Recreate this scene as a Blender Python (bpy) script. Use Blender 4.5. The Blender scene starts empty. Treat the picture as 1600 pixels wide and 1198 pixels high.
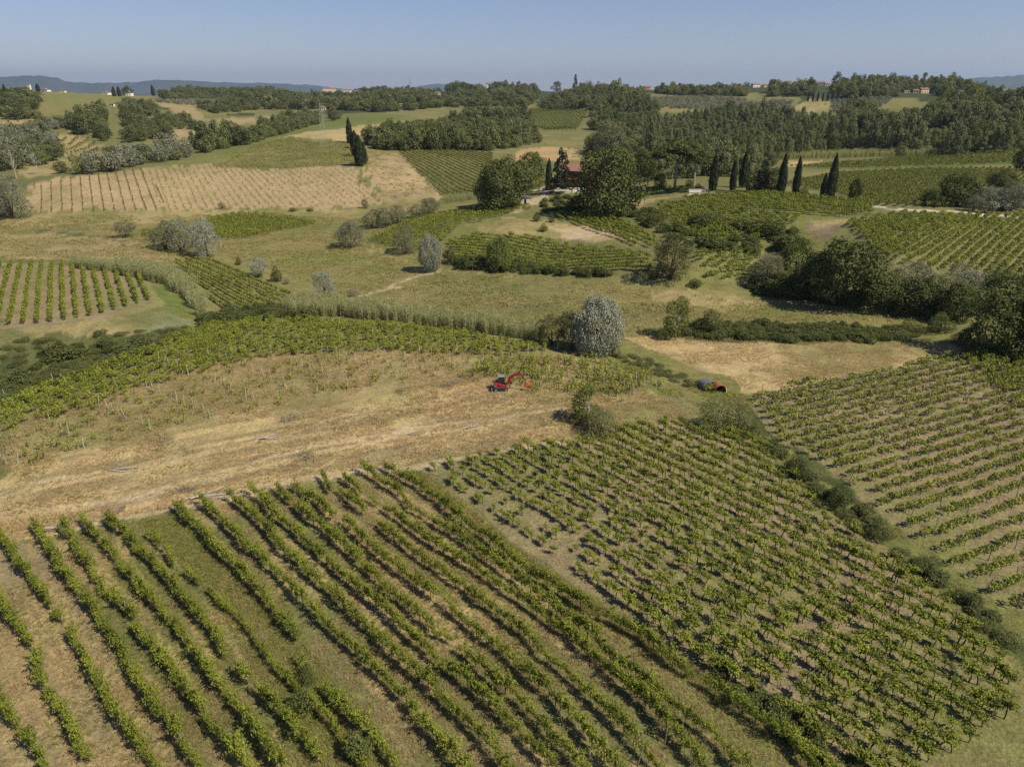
import bpy, math, random
import numpy as np
from mathutils import Vector, Matrix

random.seed(11)
RNG = np.random.default_rng(11)
scene = bpy.context.scene
COL = scene.collection

# ------------------------------------------------------------------ camera
CAM_H = 42.0
PITCH = math.radians(23.05)
FPX = 1067.0                       # focal length in pixels of the 1600 wide photograph
cam = bpy.data.cameras.new('camera')
cam.sensor_width = 36.0
cam.lens = 36.0 * FPX / 1600.0
cam.clip_start = 0.5
cam.clip_end = 40000.0
cam_ob = bpy.data.objects.new('camera', cam)
COL.objects.link(cam_ob)
cam_ob.location = (0, 0, CAM_H)
cam_ob.rotation_euler = (math.radians(90) - PITCH, 0, 0)
scene.camera = cam_ob

# ------------------------------------------------------------------ sky and sun
SUN_EL = math.radians(49)
SUN_TO = np.array([0.87, -0.49])          # ground direction towards the sun (to the right, a little behind)
SUN_TO = SUN_TO / np.linalg.norm(SUN_TO)
world = bpy.data.worlds.new('World')
scene.world = world
world.use_nodes = True
wn = world.node_tree.nodes
wn.clear()
w_out = wn.new('ShaderNodeOutputWorld')
w_bg = wn.new('ShaderNodeBackground')
w_sky = wn.new('ShaderNodeTexSky')
w_sky.sky_type = 'NISHITA'
w_sky.sun_disc = False
w_sky.sun_elevation = SUN_EL
w_sky.sun_rotation = math.atan2(SUN_TO[0], SUN_TO[1])
w_sky.altitude = 150
w_sky.air_density = 1.0
w_sky.dust_density = 0.25
w_sky.ozone_density = 4.0
w_bg.inputs['Strength'].default_value = 0.068
w_tint = wn.new('ShaderNodeMix'); w_tint.data_type = 'RGBA'; w_tint.blend_type = 'MULTIPLY'
w_tint.inputs['Factor'].default_value = 1.0; w_tint.inputs['B'].default_value = (1.10, 0.985, 1.10, 1)   # the violet cast of the photographed sky
world.node_tree.links.new(w_sky.outputs[0], w_tint.inputs['A'])
world.node_tree.links.new(w_tint.outputs['Result'], w_bg.inputs[0])
world.node_tree.links.new(w_bg.outputs[0], w_out.inputs[0])

sun = bpy.data.lights.new('sun', 'SUN')
sun.energy = 5.0
sun.angle = math.radians(0.5)
sun.color = (1.0, 0.89, 0.70)
sun_ob = bpy.data.objects.new('sun', sun)
COL.objects.link(sun_ob)
_sd = Vector((SUN_TO[0] * math.cos(SUN_EL), SUN_TO[1] * math.cos(SUN_EL), math.sin(SUN_EL)))
sun_ob.rotation_euler = _sd.to_track_quat('Z', 'Y').to_euler()
sun_ob.location = (60, -40, 90)

scene.view_settings.view_transform = 'Standard'
scene.view_settings.look = 'None'
scene.view_settings.gamma = 1.0
scene.view_settings.use_curve_mapping = False
scene.view_settings.exposure = 0.34
scene.render.engine = 'CYCLES'
scene.cycles.max_bounces = 4
scene.cycles.diffuse_bounces = 2
scene.cycles.glossy_bounces = 1
scene.cycles.transmission_bounces = 2
scene.cycles.volume_bounces = 0
scene.cycles.use_denoising = False
scene.cycles.use_adaptive_sampling = False
scene.cycles.caustics_reflective = False
scene.cycles.caustics_refractive = False

# ------------------------------------------------------------------ small maths
CP, SP = math.cos(PITCH), math.sin(PITCH)

def pix_dir(px, py):
    xc = (np.asarray(px, float) - 800.0) / FPX
    yc = -(np.asarray(py, float) - 599.0) / FPX
    return xc, CP + yc * SP, -SP + yc * CP          # world x, y, z per unit depth

def hash2(ix, iy, seed):
    n = (ix.astype(np.int64) * 374761393 + iy.astype(np.int64) * 668265263 + seed * 974634777) & 0xFFFFFFFF
    n = ((n ^ (n >> 13)) * 1274126177) & 0xFFFFFFFF
    n = n ^ (n >> 16)
    return (n & 0xFFFF) / 65535.0

def vnoise(x, y, seed=0):
    x = np.asarray(x, float); y = np.asarray(y, float)
    ix = np.floor(x); iy = np.floor(y)
    fx = x - ix; fy = y - iy
    fx = fx * fx * (3 - 2 * fx); fy = fy * fy * (3 - 2 * fy)
    a = hash2(ix, iy, seed); b = hash2(ix + 1, iy, seed)
    c = hash2(ix, iy + 1, seed); d = hash2(ix + 1, iy + 1, seed)
    return (a + (b - a) * fx) * (1 - fy) + (c + (d - c) * fx) * fy

def fbm(x, y, scale, seed=0, octaves=4):
    x = np.asarray(x, float); y = np.asarray(y, float)
    s = 0.0; amp = 0.5; tot = 0.0
    for o in range(octaves):
        s = s + amp * vnoise(x / scale, y / scale, seed + o * 17)
        tot += amp; amp *= 0.5; scale *= 0.5
    return s / tot

# ------------------------------------------------------------------ terrain heights (surveyed points)
# (photo column, photo row, height) for the near ground, (column, row, 'r', distance) for the hills
SURVEY = [
 (0,1198,0),(400,1198,0),(800,1198,0),(1200,1198,0),(1600,1198,0),
 (0,850,0),(300,790,0),(650,730,0),(1000,660,0),(1080,640,-.3),(1600,950,-.5),(1300,760,-.2),(1600,750,-.3),
 (0,700,.5),(400,620,1),(800,600,.8),(1000,600,.2),
 (0,645,1.2),(200,560,1.3),(400,508,1),(600,512,.6),(850,548,0),(960,562,-1),
 (0,600,-2.5),(150,562,-2.5),(300,518,-2.5),(0,530,1.5),(150,512,1.5),(290,502,0),(240,420,2),(0,415,2),
 (0,480,1.7),(240,470,1),(350,480,-2),(280,410,0),(480,468,-2.5),(520,485,-2.5),(700,495,-2.2),(850,512,-2),
 (1000,545,-2),(1100,605,-1.2),(1300,545,-1),(1500,545,-.5),(1600,560,-.5),
 (600,450,-2),(800,435,-1.3),(1000,470,-1.8),(1200,490,-1),(1400,490,-.5),(1600,540,0),
 (400,400,-1),(500,430,-2),(650,400,-.5),(150,370,0),(0,350,.5),(300,335,.6),(450,355,0),
 (50,330,.8),(300,328,1),(600,325,1.5),(0,300,.5),
 (60,283,'r',345),(200,265,'r',370),(330,250,'r',395),(450,243,'r',410),(430,228,'r',430),(510,205,'r',480),
 (562,256,'r',345),(640,300,'r',292),(550,290,'r',305),
 (630,240,'r',400),(770,240,'r',400),(700,305,'r',300),(800,236,'r',420),
 (890,292,'r',262),(830,320,'r',243),(760,327,'r',245),(880,330,'r',236),(950,330,'r',238),(960,300,'r',255),
 (800,352,'r',207),(700,345,'r',222),(850,410,-.3),(700,398,.5),(950,375,'r',190),(1000,410,'r',170),
 (1100,297,'r',246),(1200,303,'r',242),(1300,312,'r',234),(1380,330,'r',222),(1100,360,'r',196),(1250,350,'r',205),
 (1100,400,'r',168),(1100,440,.6),(1350,350,'r',205),(1400,400,'r',172),(1600,340,'r',235),(1600,425,'r',190),
 (1300,465,.3),(1200,440,.8),(1500,470,1),
 (1350,303,'r',290),(1450,305,'r',285),(1550,290,'r',310),(1450,265,'r',390),(1450,244,'r',470),(1300,250,'r',440),
 (1150,262,'r',350),(1020,262,'r',340),(860,232,'r',440),(900,245,'r',400),
 (1200,225,'r',560),(1000,235,'r',460),(1400,225,'r',560),(1590,235,'r',470),
 (870,203,'r',720),(860,172,'r',930),(1000,200,'r',620),(950,160,'r',850),(700,185,'r',700),(600,180,'r',760),
 (1000,150,'r',1150),(1100,165,'r',1000),(1200,170,'r',900),(1280,160,'r',950),(1420,160,'r',980),(1500,180,'r',720),
 (1580,160,'r',850),(1350,190,'r',720),(1550,210,'r',560),
 (90,148,'r',900),(30,172,'r',760),(120,172,'r',740),(180,195,'r',640),(100,235,'r',520),(110,215,'r',600),(0,250,'r',460),
 (0,270,'r',400),(290,208,'r',640),(250,160,'r',1150),(330,180,'r',900),(200,160,'r',1000),(350,215,'r',600),
 (250,215,'r',640),(160,240,'r',500),
 (400,160,'r',1350),(400,195,'r',800),(560,175,'r',900),(600,158,'r',1500),(700,155,'r',1500),(850,150,'r',1600),(480,175,'r',950),
 (780,134,'r',1750),(720,143,'r',1900),(840,144,'r',1900),(560,146,'r',2100),(420,146,'r',2000),(300,148,'r',1700),(1100,140,'r',1750),(1250,128,'r',1900),(1180,135,'r',1900),(1320,136,'r',1700),(1390,131,'r',1350),
 (1500,146,'r',1250),(1590,148,'r',1150),(980,143,'r',1500),(680,145,'r',2300),(60,143,'r',1300),
]
CTRL = []
for s in SURVEY:
    dx, dy, dz = pix_dir(s[0], s[1]); h = math.hypot(dx, dy)
    az = math.atan2(dx, dy)
    if s[2] == 'r':
        r = s[3]; z = CAM_H + r * dz / h
    else:
        z = s[2]; r = (z - CAM_H) * h / dz
    CTRL.append((az, r, z))
for az in (-45, -25, -8, 8, 25, 45):
    a = math.radians(az)
    CTRL += [(a, 12, 0), (a, 26, 0), (a, 3200, 8), (a, 6000, -15), (a, 20000, -30)]
for az in (-46, 46):
    a = math.radians(az)
    CTRL += [(a, 60, 0), (a, 120, 0), (a, 200, 2), (a, 300, 4), (a, 500, 8), (a, 900, 28), (a, 1500, 38)]
CTRL = np.array(CTRL)
def warp(az, r):
    return np.stack([np.asarray(az) * 2.6, np.log(np.asarray(r)) * 1.6], -1)
_cu = warp(CTRL[:, 0], CTRL[:, 1])
_d = np.linalg.norm(_cu[:, None] - _cu[None], axis=-1)
_n = len(CTRL)
_A = np.zeros((_n + 3, _n + 3))
_A[:_n, :_n] = _d
_A[np.arange(_n), np.arange(_n)] -= 0.006
_A[:_n, _n] = 1; _A[:_n, _n + 1:] = _cu
_A[_n, :_n] = 1; _A[_n + 1:, :_n] = _cu.T
_w = np.linalg.solve(_A, np.concatenate([CTRL[:, 2], np.zeros(3)]))
def rbf(az, r):
    u = warp(az, r); out = np.zeros(len(u))
    for i in range(0, len(u), 20000):
        d = np.linalg.norm(u[i:i + 20000, None] - _cu[None], axis=-1)
        out[i:i + 20000] = d @ _w[:_n] + _w[_n] + u[i:i + 20000] @ _w[_n + 1:]
    return out

AZ_D = np.radians(np.linspace(-47, 47, 781))
AZ_C = np.radians(np.arange(53, 310, 6.0))
AZ = np.concatenate([AZ_D, AZ_C])
TH = np.radians(np.arange(76, 2.6, -0.125))
RR = np.concatenate([[.4, 5.0], CAM_H / np.tan(TH), np.geomspace(CAM_H / math.tan(math.radians(2.6)) * 1.012, 26000, 90)])
def build_heights():
    # coarse RBF evaluation, then linear refinement
    ca = np.radians(np.linspace(-47, 47, 189)); cr = np.geomspace(9.0, RR[-1], 300)
    G = rbf(np.repeat(ca, len(cr)), np.tile(cr, len(ca))).reshape(len(ca), len(cr))
    fa = np.interp(AZ_D, ca, np.arange(len(ca))); fr = np.interp(np.log(RR), np.log(cr), np.arange(len(cr)))
    ia = np.clip(fa.astype(int), 0, len(ca) - 2); ir = np.clip(fr.astype(int), 0, len(cr) - 2)
    ta = (fa - ia)[:, None]; tr = (fr - ir)[None]
    Z = (G[ia][:, ir] * (1 - ta) * (1 - tr) + G[ia + 1][:, ir] * ta * (1 - tr)
         + G[ia][:, ir + 1] * (1 - ta) * tr + G[ia + 1][:, ir + 1] * ta * tr)
    X = np.sin(AZ_D)[:, None] * RR[None]; Y = np.cos(AZ_D)[:, None] * RR[None]
    Z += (fbm(X, Y, 9, 3, 3) - .5) * 0.45 * np.clip((RR - 20) / 40, 0, 1)[None]
    far = np.clip((RR - 260) / 300, 0, 1)[None]
    Z += (fbm(X, Y, 120, 5, 4) - .5) * 5.0 * far
    # the side and back ground: carry the edge profiles round
    m = np.abs((AZ_C - math.pi) / math.pi)                       # 1 near the edges
    zl = Z[0][None]; zr = Z[-1][None]
    t = ((AZ_C - AZ_C[0]) / (AZ_C[-1] - AZ_C[0]))[:, None]
    ZC = zr * (1 - t) + zl * t
    return np.concatenate([Z, ZC])
ZG = build_heights()
def hz(x, y):
    x = np.asarray(x, float); y = np.asarray(y, float)
    az = np.arctan2(x, y); r = np.maximum(np.hypot(x, y), RR[0] + .01)
    fa = np.interp(az, AZ_D, np.arange(len(AZ_D))); fr = np.interp(r, RR, np.arange(len(RR)))
    ia = np.clip(fa.astype(int), 0, len(AZ_D) - 2); ir = np.clip(fr.astype(int), 0, len(RR) - 2)
    ta = fa - ia; tr = fr - ir
    return (ZG[ia, ir] * (1 - ta) * (1 - tr) + ZG[ia + 1, ir] * ta * (1 - tr) + ZG[ia, ir + 1] * (1 - ta) * tr + ZG[ia + 1, ir + 1] * ta * tr)
_rs = np.concatenate([np.arange(20, 300, .6), np.geomspace(300, 5000, 1400)])
def ground(px, py):
    """world x, y where the sight line of a photo point meets the terrain"""
    dx, dy, dz = pix_dir(px, py); h = math.hypot(dx, dy); az = math.atan2(dx, dy)
    z = hz(math.sin(az) * _rs, math.cos(az) * _rs)
    gap = CAM_H + _rs * dz / h - z
    k = np.argmax(gap < 0)
    if gap[k] >= 0:
        k = np.argmin(np.where(_rs > 600, gap / _rs, 9)); r = _rs[k]
    elif k > 0:
        t = gap[k - 1] / (gap[k - 1] - gap[k]); r = _rs[k - 1] + t * (_rs[k] - _rs[k - 1])
    else:
        r = _rs[0]
    return np.array([math.sin(az) * r, math.cos(az) * r])
def G3(px, py):
    p = ground(px, py); return Vector((p[0], p[1], float(hz(p[0], p[1]))))
def gpoly(pts, sub=3):
    out = []
    for i in range(len(pts)):
        a = np.array(pts[i], float); b = np.array(pts[(i + 1) % len(pts)], float)
        for k in range(sub):
            q = a + (b - a) * k / sub
            out.append(ground(q[0], q[1]))
    return np.array(out)
def gline(pts, sub=3):
    out = []
    for a, b in zip(pts[:-1], pts[1:]):
        for k in range(sub):
            out.append(ground(a[0] + (b[0] - a[0]) * k / sub, a[1] + (b[1] - a[1]) * k / sub))
    out.append(ground(*pts[-1]))
    return np.array(out)
def inside(poly, x, y):
    res = np.zeros(len(x), bool)
    lo = poly.min(0); hi = poly.max(0)
    idx = np.nonzero((x >= lo[0]) & (x <= hi[0]) & (y >= lo[1]) & (y <= hi[1]))[0]
    if len(idx) == 0: return res
    xs = x[idx]; ys = y[idx]; c = np.zeros(len(idx), bool)
    for i in range(len(poly)):
        x1, y1 = poly[i]; x2, y2 = poly[i - 1]
        if y1 == y2: continue
        m = ((y1 > ys) != (y2 > ys)) & (xs < (x2 - x1) * (ys - y1) / (y2 - y1) + x1)
        c ^= m
    res[idx] = c
    return res
def dist_line(line, x, y, reach):
    d = np.full(len(x), 1e9)
    lo = line.min(0) - reach; hi = line.max(0) + reach
    idx = np.nonzero((x >= lo[0]) & (x <= hi[0]) & (y >= lo[1]) & (y <= hi[1]))[0]
    P = np.stack([x[idx], y[idx]], -1); dd = np.full(len(idx), 1e9)
    for a, b in zip(line[:-1], line[1:]):
        v = b - a; t = np.clip(((P - a) @ v) / max(v @ v, 1e-9), 0, 1)
        dd = np.minimum(dd, np.linalg.norm(P - a - t[:, None] * v, axis=1))
    d[idx] = dd
    return d

def sample_poly(poly, spacing, jitter=.45, rng=RNG):
    lo = poly.min(0); hi = poly.max(0)
    gx, gy = np.meshgrid(np.arange(lo[0], hi[0], spacing), np.arange(lo[1], hi[1], spacing))
    x = gx.ravel() + rng.uniform(-jitter, jitter, gx.size) * spacing
    y = gy.ravel() + rng.uniform(-jitter, jitter, gx.size) * spacing
    m = inside(poly, x, y)
    return np.stack([x[m], y[m]], -1)
# ------------------------------------------------------------------ materials
def new_mat(name):
    m = bpy.data.materials.new(name); m.use_nodes = True
    nt = m.node_tree; nt.nodes.clear()
    return m, nt, nt.nodes, nt.links
def rgba(c): return (c[0], c[1], c[2], 1.0)

def leaf_mat(name, dark, light, trans=.3, spec=.25, rough=.55, tr_col=None, obj_w=.35):
    m, nt, N, L = new_mat(name)
    out = N.new('ShaderNodeOutputMaterial')
    at = N.new('ShaderNodeAttribute'); at.attribute_name = 'tint'
    oi = N.new('ShaderNodeObjectInfo')
    m1 = N.new('ShaderNodeMath'); m1.operation = 'MULTIPLY'; m1.inputs[1].default_value = 1 - obj_w
    m2 = N.new('ShaderNodeMath'); m2.operation = 'MULTIPLY_ADD'; m2.inputs[1].default_value = obj_w
    L.new(at.outputs['Fac'], m1.inputs[0]); L.new(oi.outputs['Random'], m2.inputs[0]); L.new(m1.outputs[0], m2.inputs[2])
    mx = N.new('ShaderNodeMix'); mx.data_type = 'RGBA'
    mx.inputs['A'].default_value = rgba(dark); mx.inputs['B'].default_value = rgba(light)
    L.new(m2.outputs[0], mx.inputs['Factor'])
    pb = N.new('ShaderNodeBsdfPrincipled')
    pb.inputs['Roughness'].default_value = rough; pb.inputs['Specular IOR Level'].default_value = spec
    L.new(mx.outputs['Result'], pb.inputs['Base Color'])
    tr = N.new('ShaderNodeBsdfTranslucent')
    hs = N.new('ShaderNodeMix'); hs.data_type = 'RGBA'; hs.blend_type = 'MULTIPLY'; hs.inputs['Factor'].default_value = 1
    hs.inputs['B'].default_value = rgba(tr_col or (1.15, 1.15, .55))
    L.new(mx.outputs['Result'], hs.inputs['A']); L.new(hs.outputs['Result'], tr.inputs['Color'])
    ms = N.new('ShaderNodeMixShader'); ms.inputs[0].default_value = trans
    L.new(pb.outputs[0], ms.inputs[1]); L.new(tr.outputs[0], ms.inputs[2]); L.new(ms.outputs[0], out.inputs[0])
    return m

def plain_mat(name, col, rough=.6, metal=0.0, spec=.3, var=.25, scale=3.0, bump=0.0):
    m, nt, N, L = new_mat(name)
    out = N.new('ShaderNodeOutputMaterial'); pb = N.new('ShaderNodeBsdfPrincipled')
    tc = N.new('ShaderNodeTexCoord'); nz = N.new('ShaderNodeTexNoise'); nz.inputs['Scale'].default_value = scale
    nz.inputs['Detail'].default_value = 5
    L.new(tc.outputs['Object'], nz.inputs['Vector'])
    mx = N.new('ShaderNodeMix'); mx.data_type = 'RGBA'
    mx.inputs['A'].default_value = rgba([c * (1 - var) for c in col]); mx.inputs['B'].default_value = rgba([min(1, c * (1 + var)) for c in col])
    L.new(nz.outputs['Fac'], mx.inputs['Factor']); L.new(mx.outputs['Result'], pb.inputs['Base Color'])
    pb.inputs['Roughness'].default_value = rough; pb.inputs['Metallic'].default_value = metal; pb.inputs['Specular IOR Level'].default_value = spec
    if bump:
        bp = N.new('ShaderNodeBump'); bp.inputs['Strength'].default_value = bump; bp.inputs['Distance'].default_value = .05
        L.new(nz.outputs['Fac'], bp.inputs['Height']); L.new(bp.outputs[0], pb.inputs['Normal'])
    L.new(pb.outputs[0], out.inputs[0])
    return m

def glass_mat(name, col):
    m, nt, N, L = new_mat(name)
    out = N.new('ShaderNodeOutputMaterial'); pb = N.new('ShaderNodeBsdfPrincipled')
    pb.inputs['Base Color'].default_value = rgba(col); pb.inputs['Roughness'].default_value = .12
    pb.inputs['Specular IOR Level'].default_value = .6
    L.new(pb.outputs[0], out.inputs[0]); return m

def ground_mat():
    m, nt, N, L = new_mat('ground_cover')
    out = N.new('ShaderNodeOutputMaterial'); pb = N.new('ShaderNodeBsdfPrincipled')
    pb.inputs['Roughness'].default_value = .95; pb.inputs['Specular IOR Level'].default_value = .1
    at = N.new('ShaderNodeAttribute'); at.attribute_name = 'landcover'
    geo = N.new('ShaderNodeNewGeometry')
    def noise(scale, detail, rough=.6):
        n = N.new('ShaderNodeTexNoise'); n.inputs['Scale'].default_value = scale
        n.inputs['Detail'].default_value = detail; n.inputs['Roughness'].default_value = rough
        L.new(geo.outputs['Position'], n.inputs['Vector']); return n
    n1 = noise(3.2, 5, .7); n2 = noise(.45, 5, .65); n3 = noise(.09, 4)
    r1 = N.new('ShaderNodeMapRange'); r1.inputs[1].default_value = .3; r1.inputs[2].default_value = .72
    r1.inputs[3].default_value = .55; r1.inputs[4].default_value = 1.42
    L.new(n1.outputs['Fac'], r1.inputs[0])
    r2 = N.new('ShaderNodeMapRange'); r2.inputs[1].default_value = .3; r2.inputs[2].default_value = .7
    r2.inputs[3].default_value = .74; r2.inputs[4].default_value = 1.24
    L.new(n2.outputs['Fac'], r2.inputs[0])
    mu = N.new('ShaderNodeMath'); mu.operation = 'MULTIPLY'; L.new(r1.outputs[0], mu.inputs[0]); L.new(r2.outputs[0], mu.inputs[1])
    # drift between straw and green inside one cover
    hv = N.new('ShaderNodeMapRange'); hv.inputs[1].default_value = .38; hv.inputs[2].default_value = .66
    hv.inputs[3].default_value = 0; hv.inputs[4].default_value = .42
    mixn = N.new('ShaderNodeMath'); mixn.operation = 'MULTIPLY_ADD'; mixn.inputs[1].default_value = .5
    hlf = N.new('ShaderNodeMath'); hlf.operation = 'MULTIPLY'; hlf.inputs[1].default_value = .5
    L.new(n3.outputs['Fac'], hlf.inputs[0]); L.new(n2.outputs['Fac'], mixn.inputs[0]); L.new(hlf.outputs[0], mixn.inputs[2])
    L.new(mixn.outputs[0], hv.inputs[0])
    tint = N.new('ShaderNodeMix'); tint.data_type = 'RGBA'; tint.blend_type = 'MULTIPLY'
    tint.inputs['B'].default_value = (.62, .84, .5, 1)
    L.new(hv.outputs[0], tint.inputs['Factor']); L.new(at.outputs['Color'], tint.inputs['A'])
    vm = N.new('ShaderNodeVectorMath'); vm.operation = 'SCALE'
    L.new(tint.outputs['Result'], vm.inputs[0]); L.new(mu.outputs[0], vm.inputs['Scale'])
    L.new(vm.outputs[0], pb.inputs['Base Color'])
    bp = N.new('ShaderNodeBump'); bp.inputs['Strength'].default_value = .7; bp.inputs['Distance'].default_value = .25
    ad = N.new('ShaderNodeMath'); ad.operation = 'MULTIPLY_ADD'; ad.inputs[1].default_value = 2.0
    L.new(n2.outputs['Fac'], ad.inputs[0]); L.new(n1.outputs['Fac'], ad.inputs[2])
    L.new(ad.outputs[0], bp.inputs['Height']); L.new(bp.outputs[0], pb.inputs['Normal'])
    L.new(pb.outputs[0], out.inputs[0])
    return m

M = {}
M['ground'] = ground_mat()
M['bark'] = plain_mat('bark', (.085, .065, .05), .9, var=.4, scale=6)
M['pale_bark'] = plain_mat('pale_bark', (.34, .30, .25), .9, var=.3, scale=6)
M['vine_wood'] = plain_mat('vine_wood', (.06, .045, .035), .9, var=.4, scale=8)
M['vine'] = leaf_mat('vine_leaf', (.055, .075, .013), (.345, .385, .05), .22, spec=.2, rough=.5)
M['vine_far'] = leaf_mat('vine_leaf_distant', (.06, .08, .018), (.26, .275, .05), .22)
M['poplar'] = leaf_mat('poplar_leaf', (.10, .118, .058), (.31, .325, .16), .33, obj_w=.5)
M['oak'] = leaf_mat('oak_leaf', (.05, .064, .018), (.155, .175, .046), .25)
M['wood'] = leaf_mat('woodland_leaf', (.055, .07, .03), (.25, .27, .10), .33, obj_w=.6)
M['bright'] = leaf_mat('bright_leaf', (.07, .095, .022), (.20, .23, .055), .28)
M['olive'] = leaf_mat('olive_leaf', (.11, .118, .062), (.29, .29, .17), .18, tr_col=(1, 1, .7))
M['silver'] = leaf_mat('silver_leaf', (.18, .195, .14), (.42, .435, .34), .15, tr_col=(1, 1, .75), obj_w=.15)
M['grey'] = leaf_mat('grey_leaf', (.11, .12, .075), (.33, .335, .235), .18, tr_col=(1, 1, .75))
M['cypress'] = leaf_mat('cypress_leaf', (.016, .025, .01), (.055, .068, .026), .05)
M['pine'] = leaf_mat('pine_needle', (.06, .075, .02), (.16, .175, .05), .15)
M['bramble'] = leaf_mat('bramble_leaf', (.055, .07, .02), (.175, .195, .06), .25)
M['brown_leaf'] = leaf_mat('brownish_leaf', (.08, .08, .03), (.20, .195, .08), .2)
M['reed'] = leaf_mat('reed_leaf', (.27, .28, .135), (.50, .50, .29), .45)
M['straw'] = leaf_mat('straw_blade', (.36, .26, .14), (.58, .44, .26), .45, spec=.15, tr_col=(1, .95, .7))
M['green_grass'] = leaf_mat('green_blade', (.17, .175, .05), (.35, .34, .115), .45, spec=.15)
M['weed'] = leaf_mat('weed_leaf', (.06, .075, .022), (.20, .21, .07), .25)
M['broom'] = leaf_mat('broom_flower', (.3, .24, .03), (.5, .4, .05), .2)
M['dead_twig'] = plain_mat('dead_twig', (.20, .16, .13), .9, var=.35, scale=5)
M['concrete'] = plain_mat('pale_concrete', (.42, .395, .35), .9, var=.18, scale=6)
M['grey_wood'] = plain_mat('weathered_wood', (.20, .18, .16), .9, var=.3, scale=7)
M['mountain'] = plain_mat('far_forest', (.05, .06, .045), .95, var=.5, scale=.004)

# ------------------------------------------------------------------ mesh helpers
def link(name, mesh, mat=None, parent=None):
    o = bpy.data.objects.new(name, mesh); COL.objects.link(o)
    if mat is not None and not mesh.materials: mesh.materials.append(mat)
    if parent is not None: o.parent = parent
    return o
def np_mesh(name, V, F, tint=None, smooth=False):
    me = bpy.data.meshes.new(name)
    V = np.asarray(V, np.float32); F = np.asarray(F, np.int32)
    k = F.shape[1]
    me.vertices.add(len(V)); me.vertices.foreach_set('co', V.ravel())
    me.loops.add(F.size); me.loops.foreach_set('vertex_index', F.ravel())
    me.polygons.add(len(F)); me.polygons.foreach_set('loop_start', np.arange(0, F.size, k, dtype=np.int32))
    me.polygons.foreach_set('use_smooth', np.full(len(F), smooth))
    if tint is not None:
        a = me.attributes.new('tint', 'FLOAT', 'FACE'); a.data.foreach_set('value', np.asarray(tint, np.float32))
    me.update(calc_edges=True)
    return me
class MB:
    """collects boxes, tubes and prisms into one mesh"""
    def __init__(self): self.V = []; self.F = []
    def add(self, vs, fs):
        b = len(self.V); self.V += [tuple(v) for v in vs]; self.F += [tuple(i + b for i in f) for f in fs]
    def box(self, c, s, rot=None):
        hx, hy, hz_ = s[0] / 2, s[1] / 2, s[2] / 2
        vs = [Vector((x, y, z)) for x in (-hx, hx) for y in (-hy, hy) for z in (-hz_, hz_)]
        if rot is not None: vs = [rot @ v for v in vs]
        vs = [v + Vector(c) for v in vs]
        self.add(vs, [(0, 1, 3, 2), (4, 6, 7, 5), (0, 4, 5, 1), (2, 3, 7, 6), (0, 2, 6, 4), (1, 5, 7, 3)])
    def tube(self, pts, radii, n=6, caps=True):
        pts = [Vector(p) for p in pts]; rings = []
        for i, p in enumerate(pts):
            d = (pts[min(i + 1, len(pts) - 1)] - pts[max(i - 1, 0)]).normalized()
            a = d.cross(Vector((0, 0, 1)))
            if a.length < .05: a = d.cross(Vector((1, 0, 0)))
            a.normalize(); b = d.cross(a)
            rings.append([p + (a * math.cos(2 * math.pi * k / n) + b * math.sin(2 * math.pi * k / n)) * radii[i] for k in range(n)])
        vs = [v for r in rings for v in r]; fs = []
        for i in range(len(rings) - 1):
            for k in range(n):
                k2 = (k + 1) % n; fs.append((i * n + k, i * n + k2, (i + 1) * n + k2, (i + 1) * n + k))
        if caps:
            fs.append(tuple(range(n))[::-1]); fs.append(tuple((len(rings) - 1) * n + k for k in range(n)))
        self.add(vs, fs)
    def prism(self, outline, y0, y1):
        """outline in the x-z plane, extruded along y"""
        n = len(outline)
        vs = [(x, y0, z) for x, z in outline] + [(x, y1, z) for x, z in outline]
        fs = [tuple(range(n)), tuple(range(2 * n - 1, n - 1, -1))] + [(i, n + i, n + (i + 1) % n, (i + 1) % n) for i in range(n)]
        self.add(vs, fs)
    def mesh(self, name, mat=None, bevel=0):
        me = bpy.data.meshes.new(name); me.from_pydata(self.V, [], self.F); me.update()
        if mat: me.materials.append(mat)
        return me
    def build(self, name, mat, parent=None, bevel=0):
        o = link(name, self.mesh(name, mat), None, parent)
        if bevel:
            b = o.modifiers.new('bevel', 'BEVEL'); b.width = bevel; b.segments = 2; b.limit_method = 'ANGLE'
        return o
def tag(o, label=None, cat=None, group=None, kind=None):
    if label: o['label'] = label
    if cat: o['category'] = cat
    if group: o['group'] = group
    if kind: o['kind'] = kind
    return o
def empty(name, loc, rz=0.0, scale=(1, 1, 1)):
    o = bpy.data.objects.new(name, None); COL.objects.link(o)
    o.location = loc; o.rotation_euler = (0, 0, rz); o.scale = scale; o.empty_display_size = .3
    return o

# ------------------------------------------------------------------ terrain mesh and land cover
na, nr = len(AZ), len(RR)
TX = np.sin(AZ)[:, None] * RR[None]; TY = np.cos(AZ)[:, None] * RR[None]
tx = TX.ravel(); ty = TY.ravel(); tz = ZG.ravel()
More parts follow.
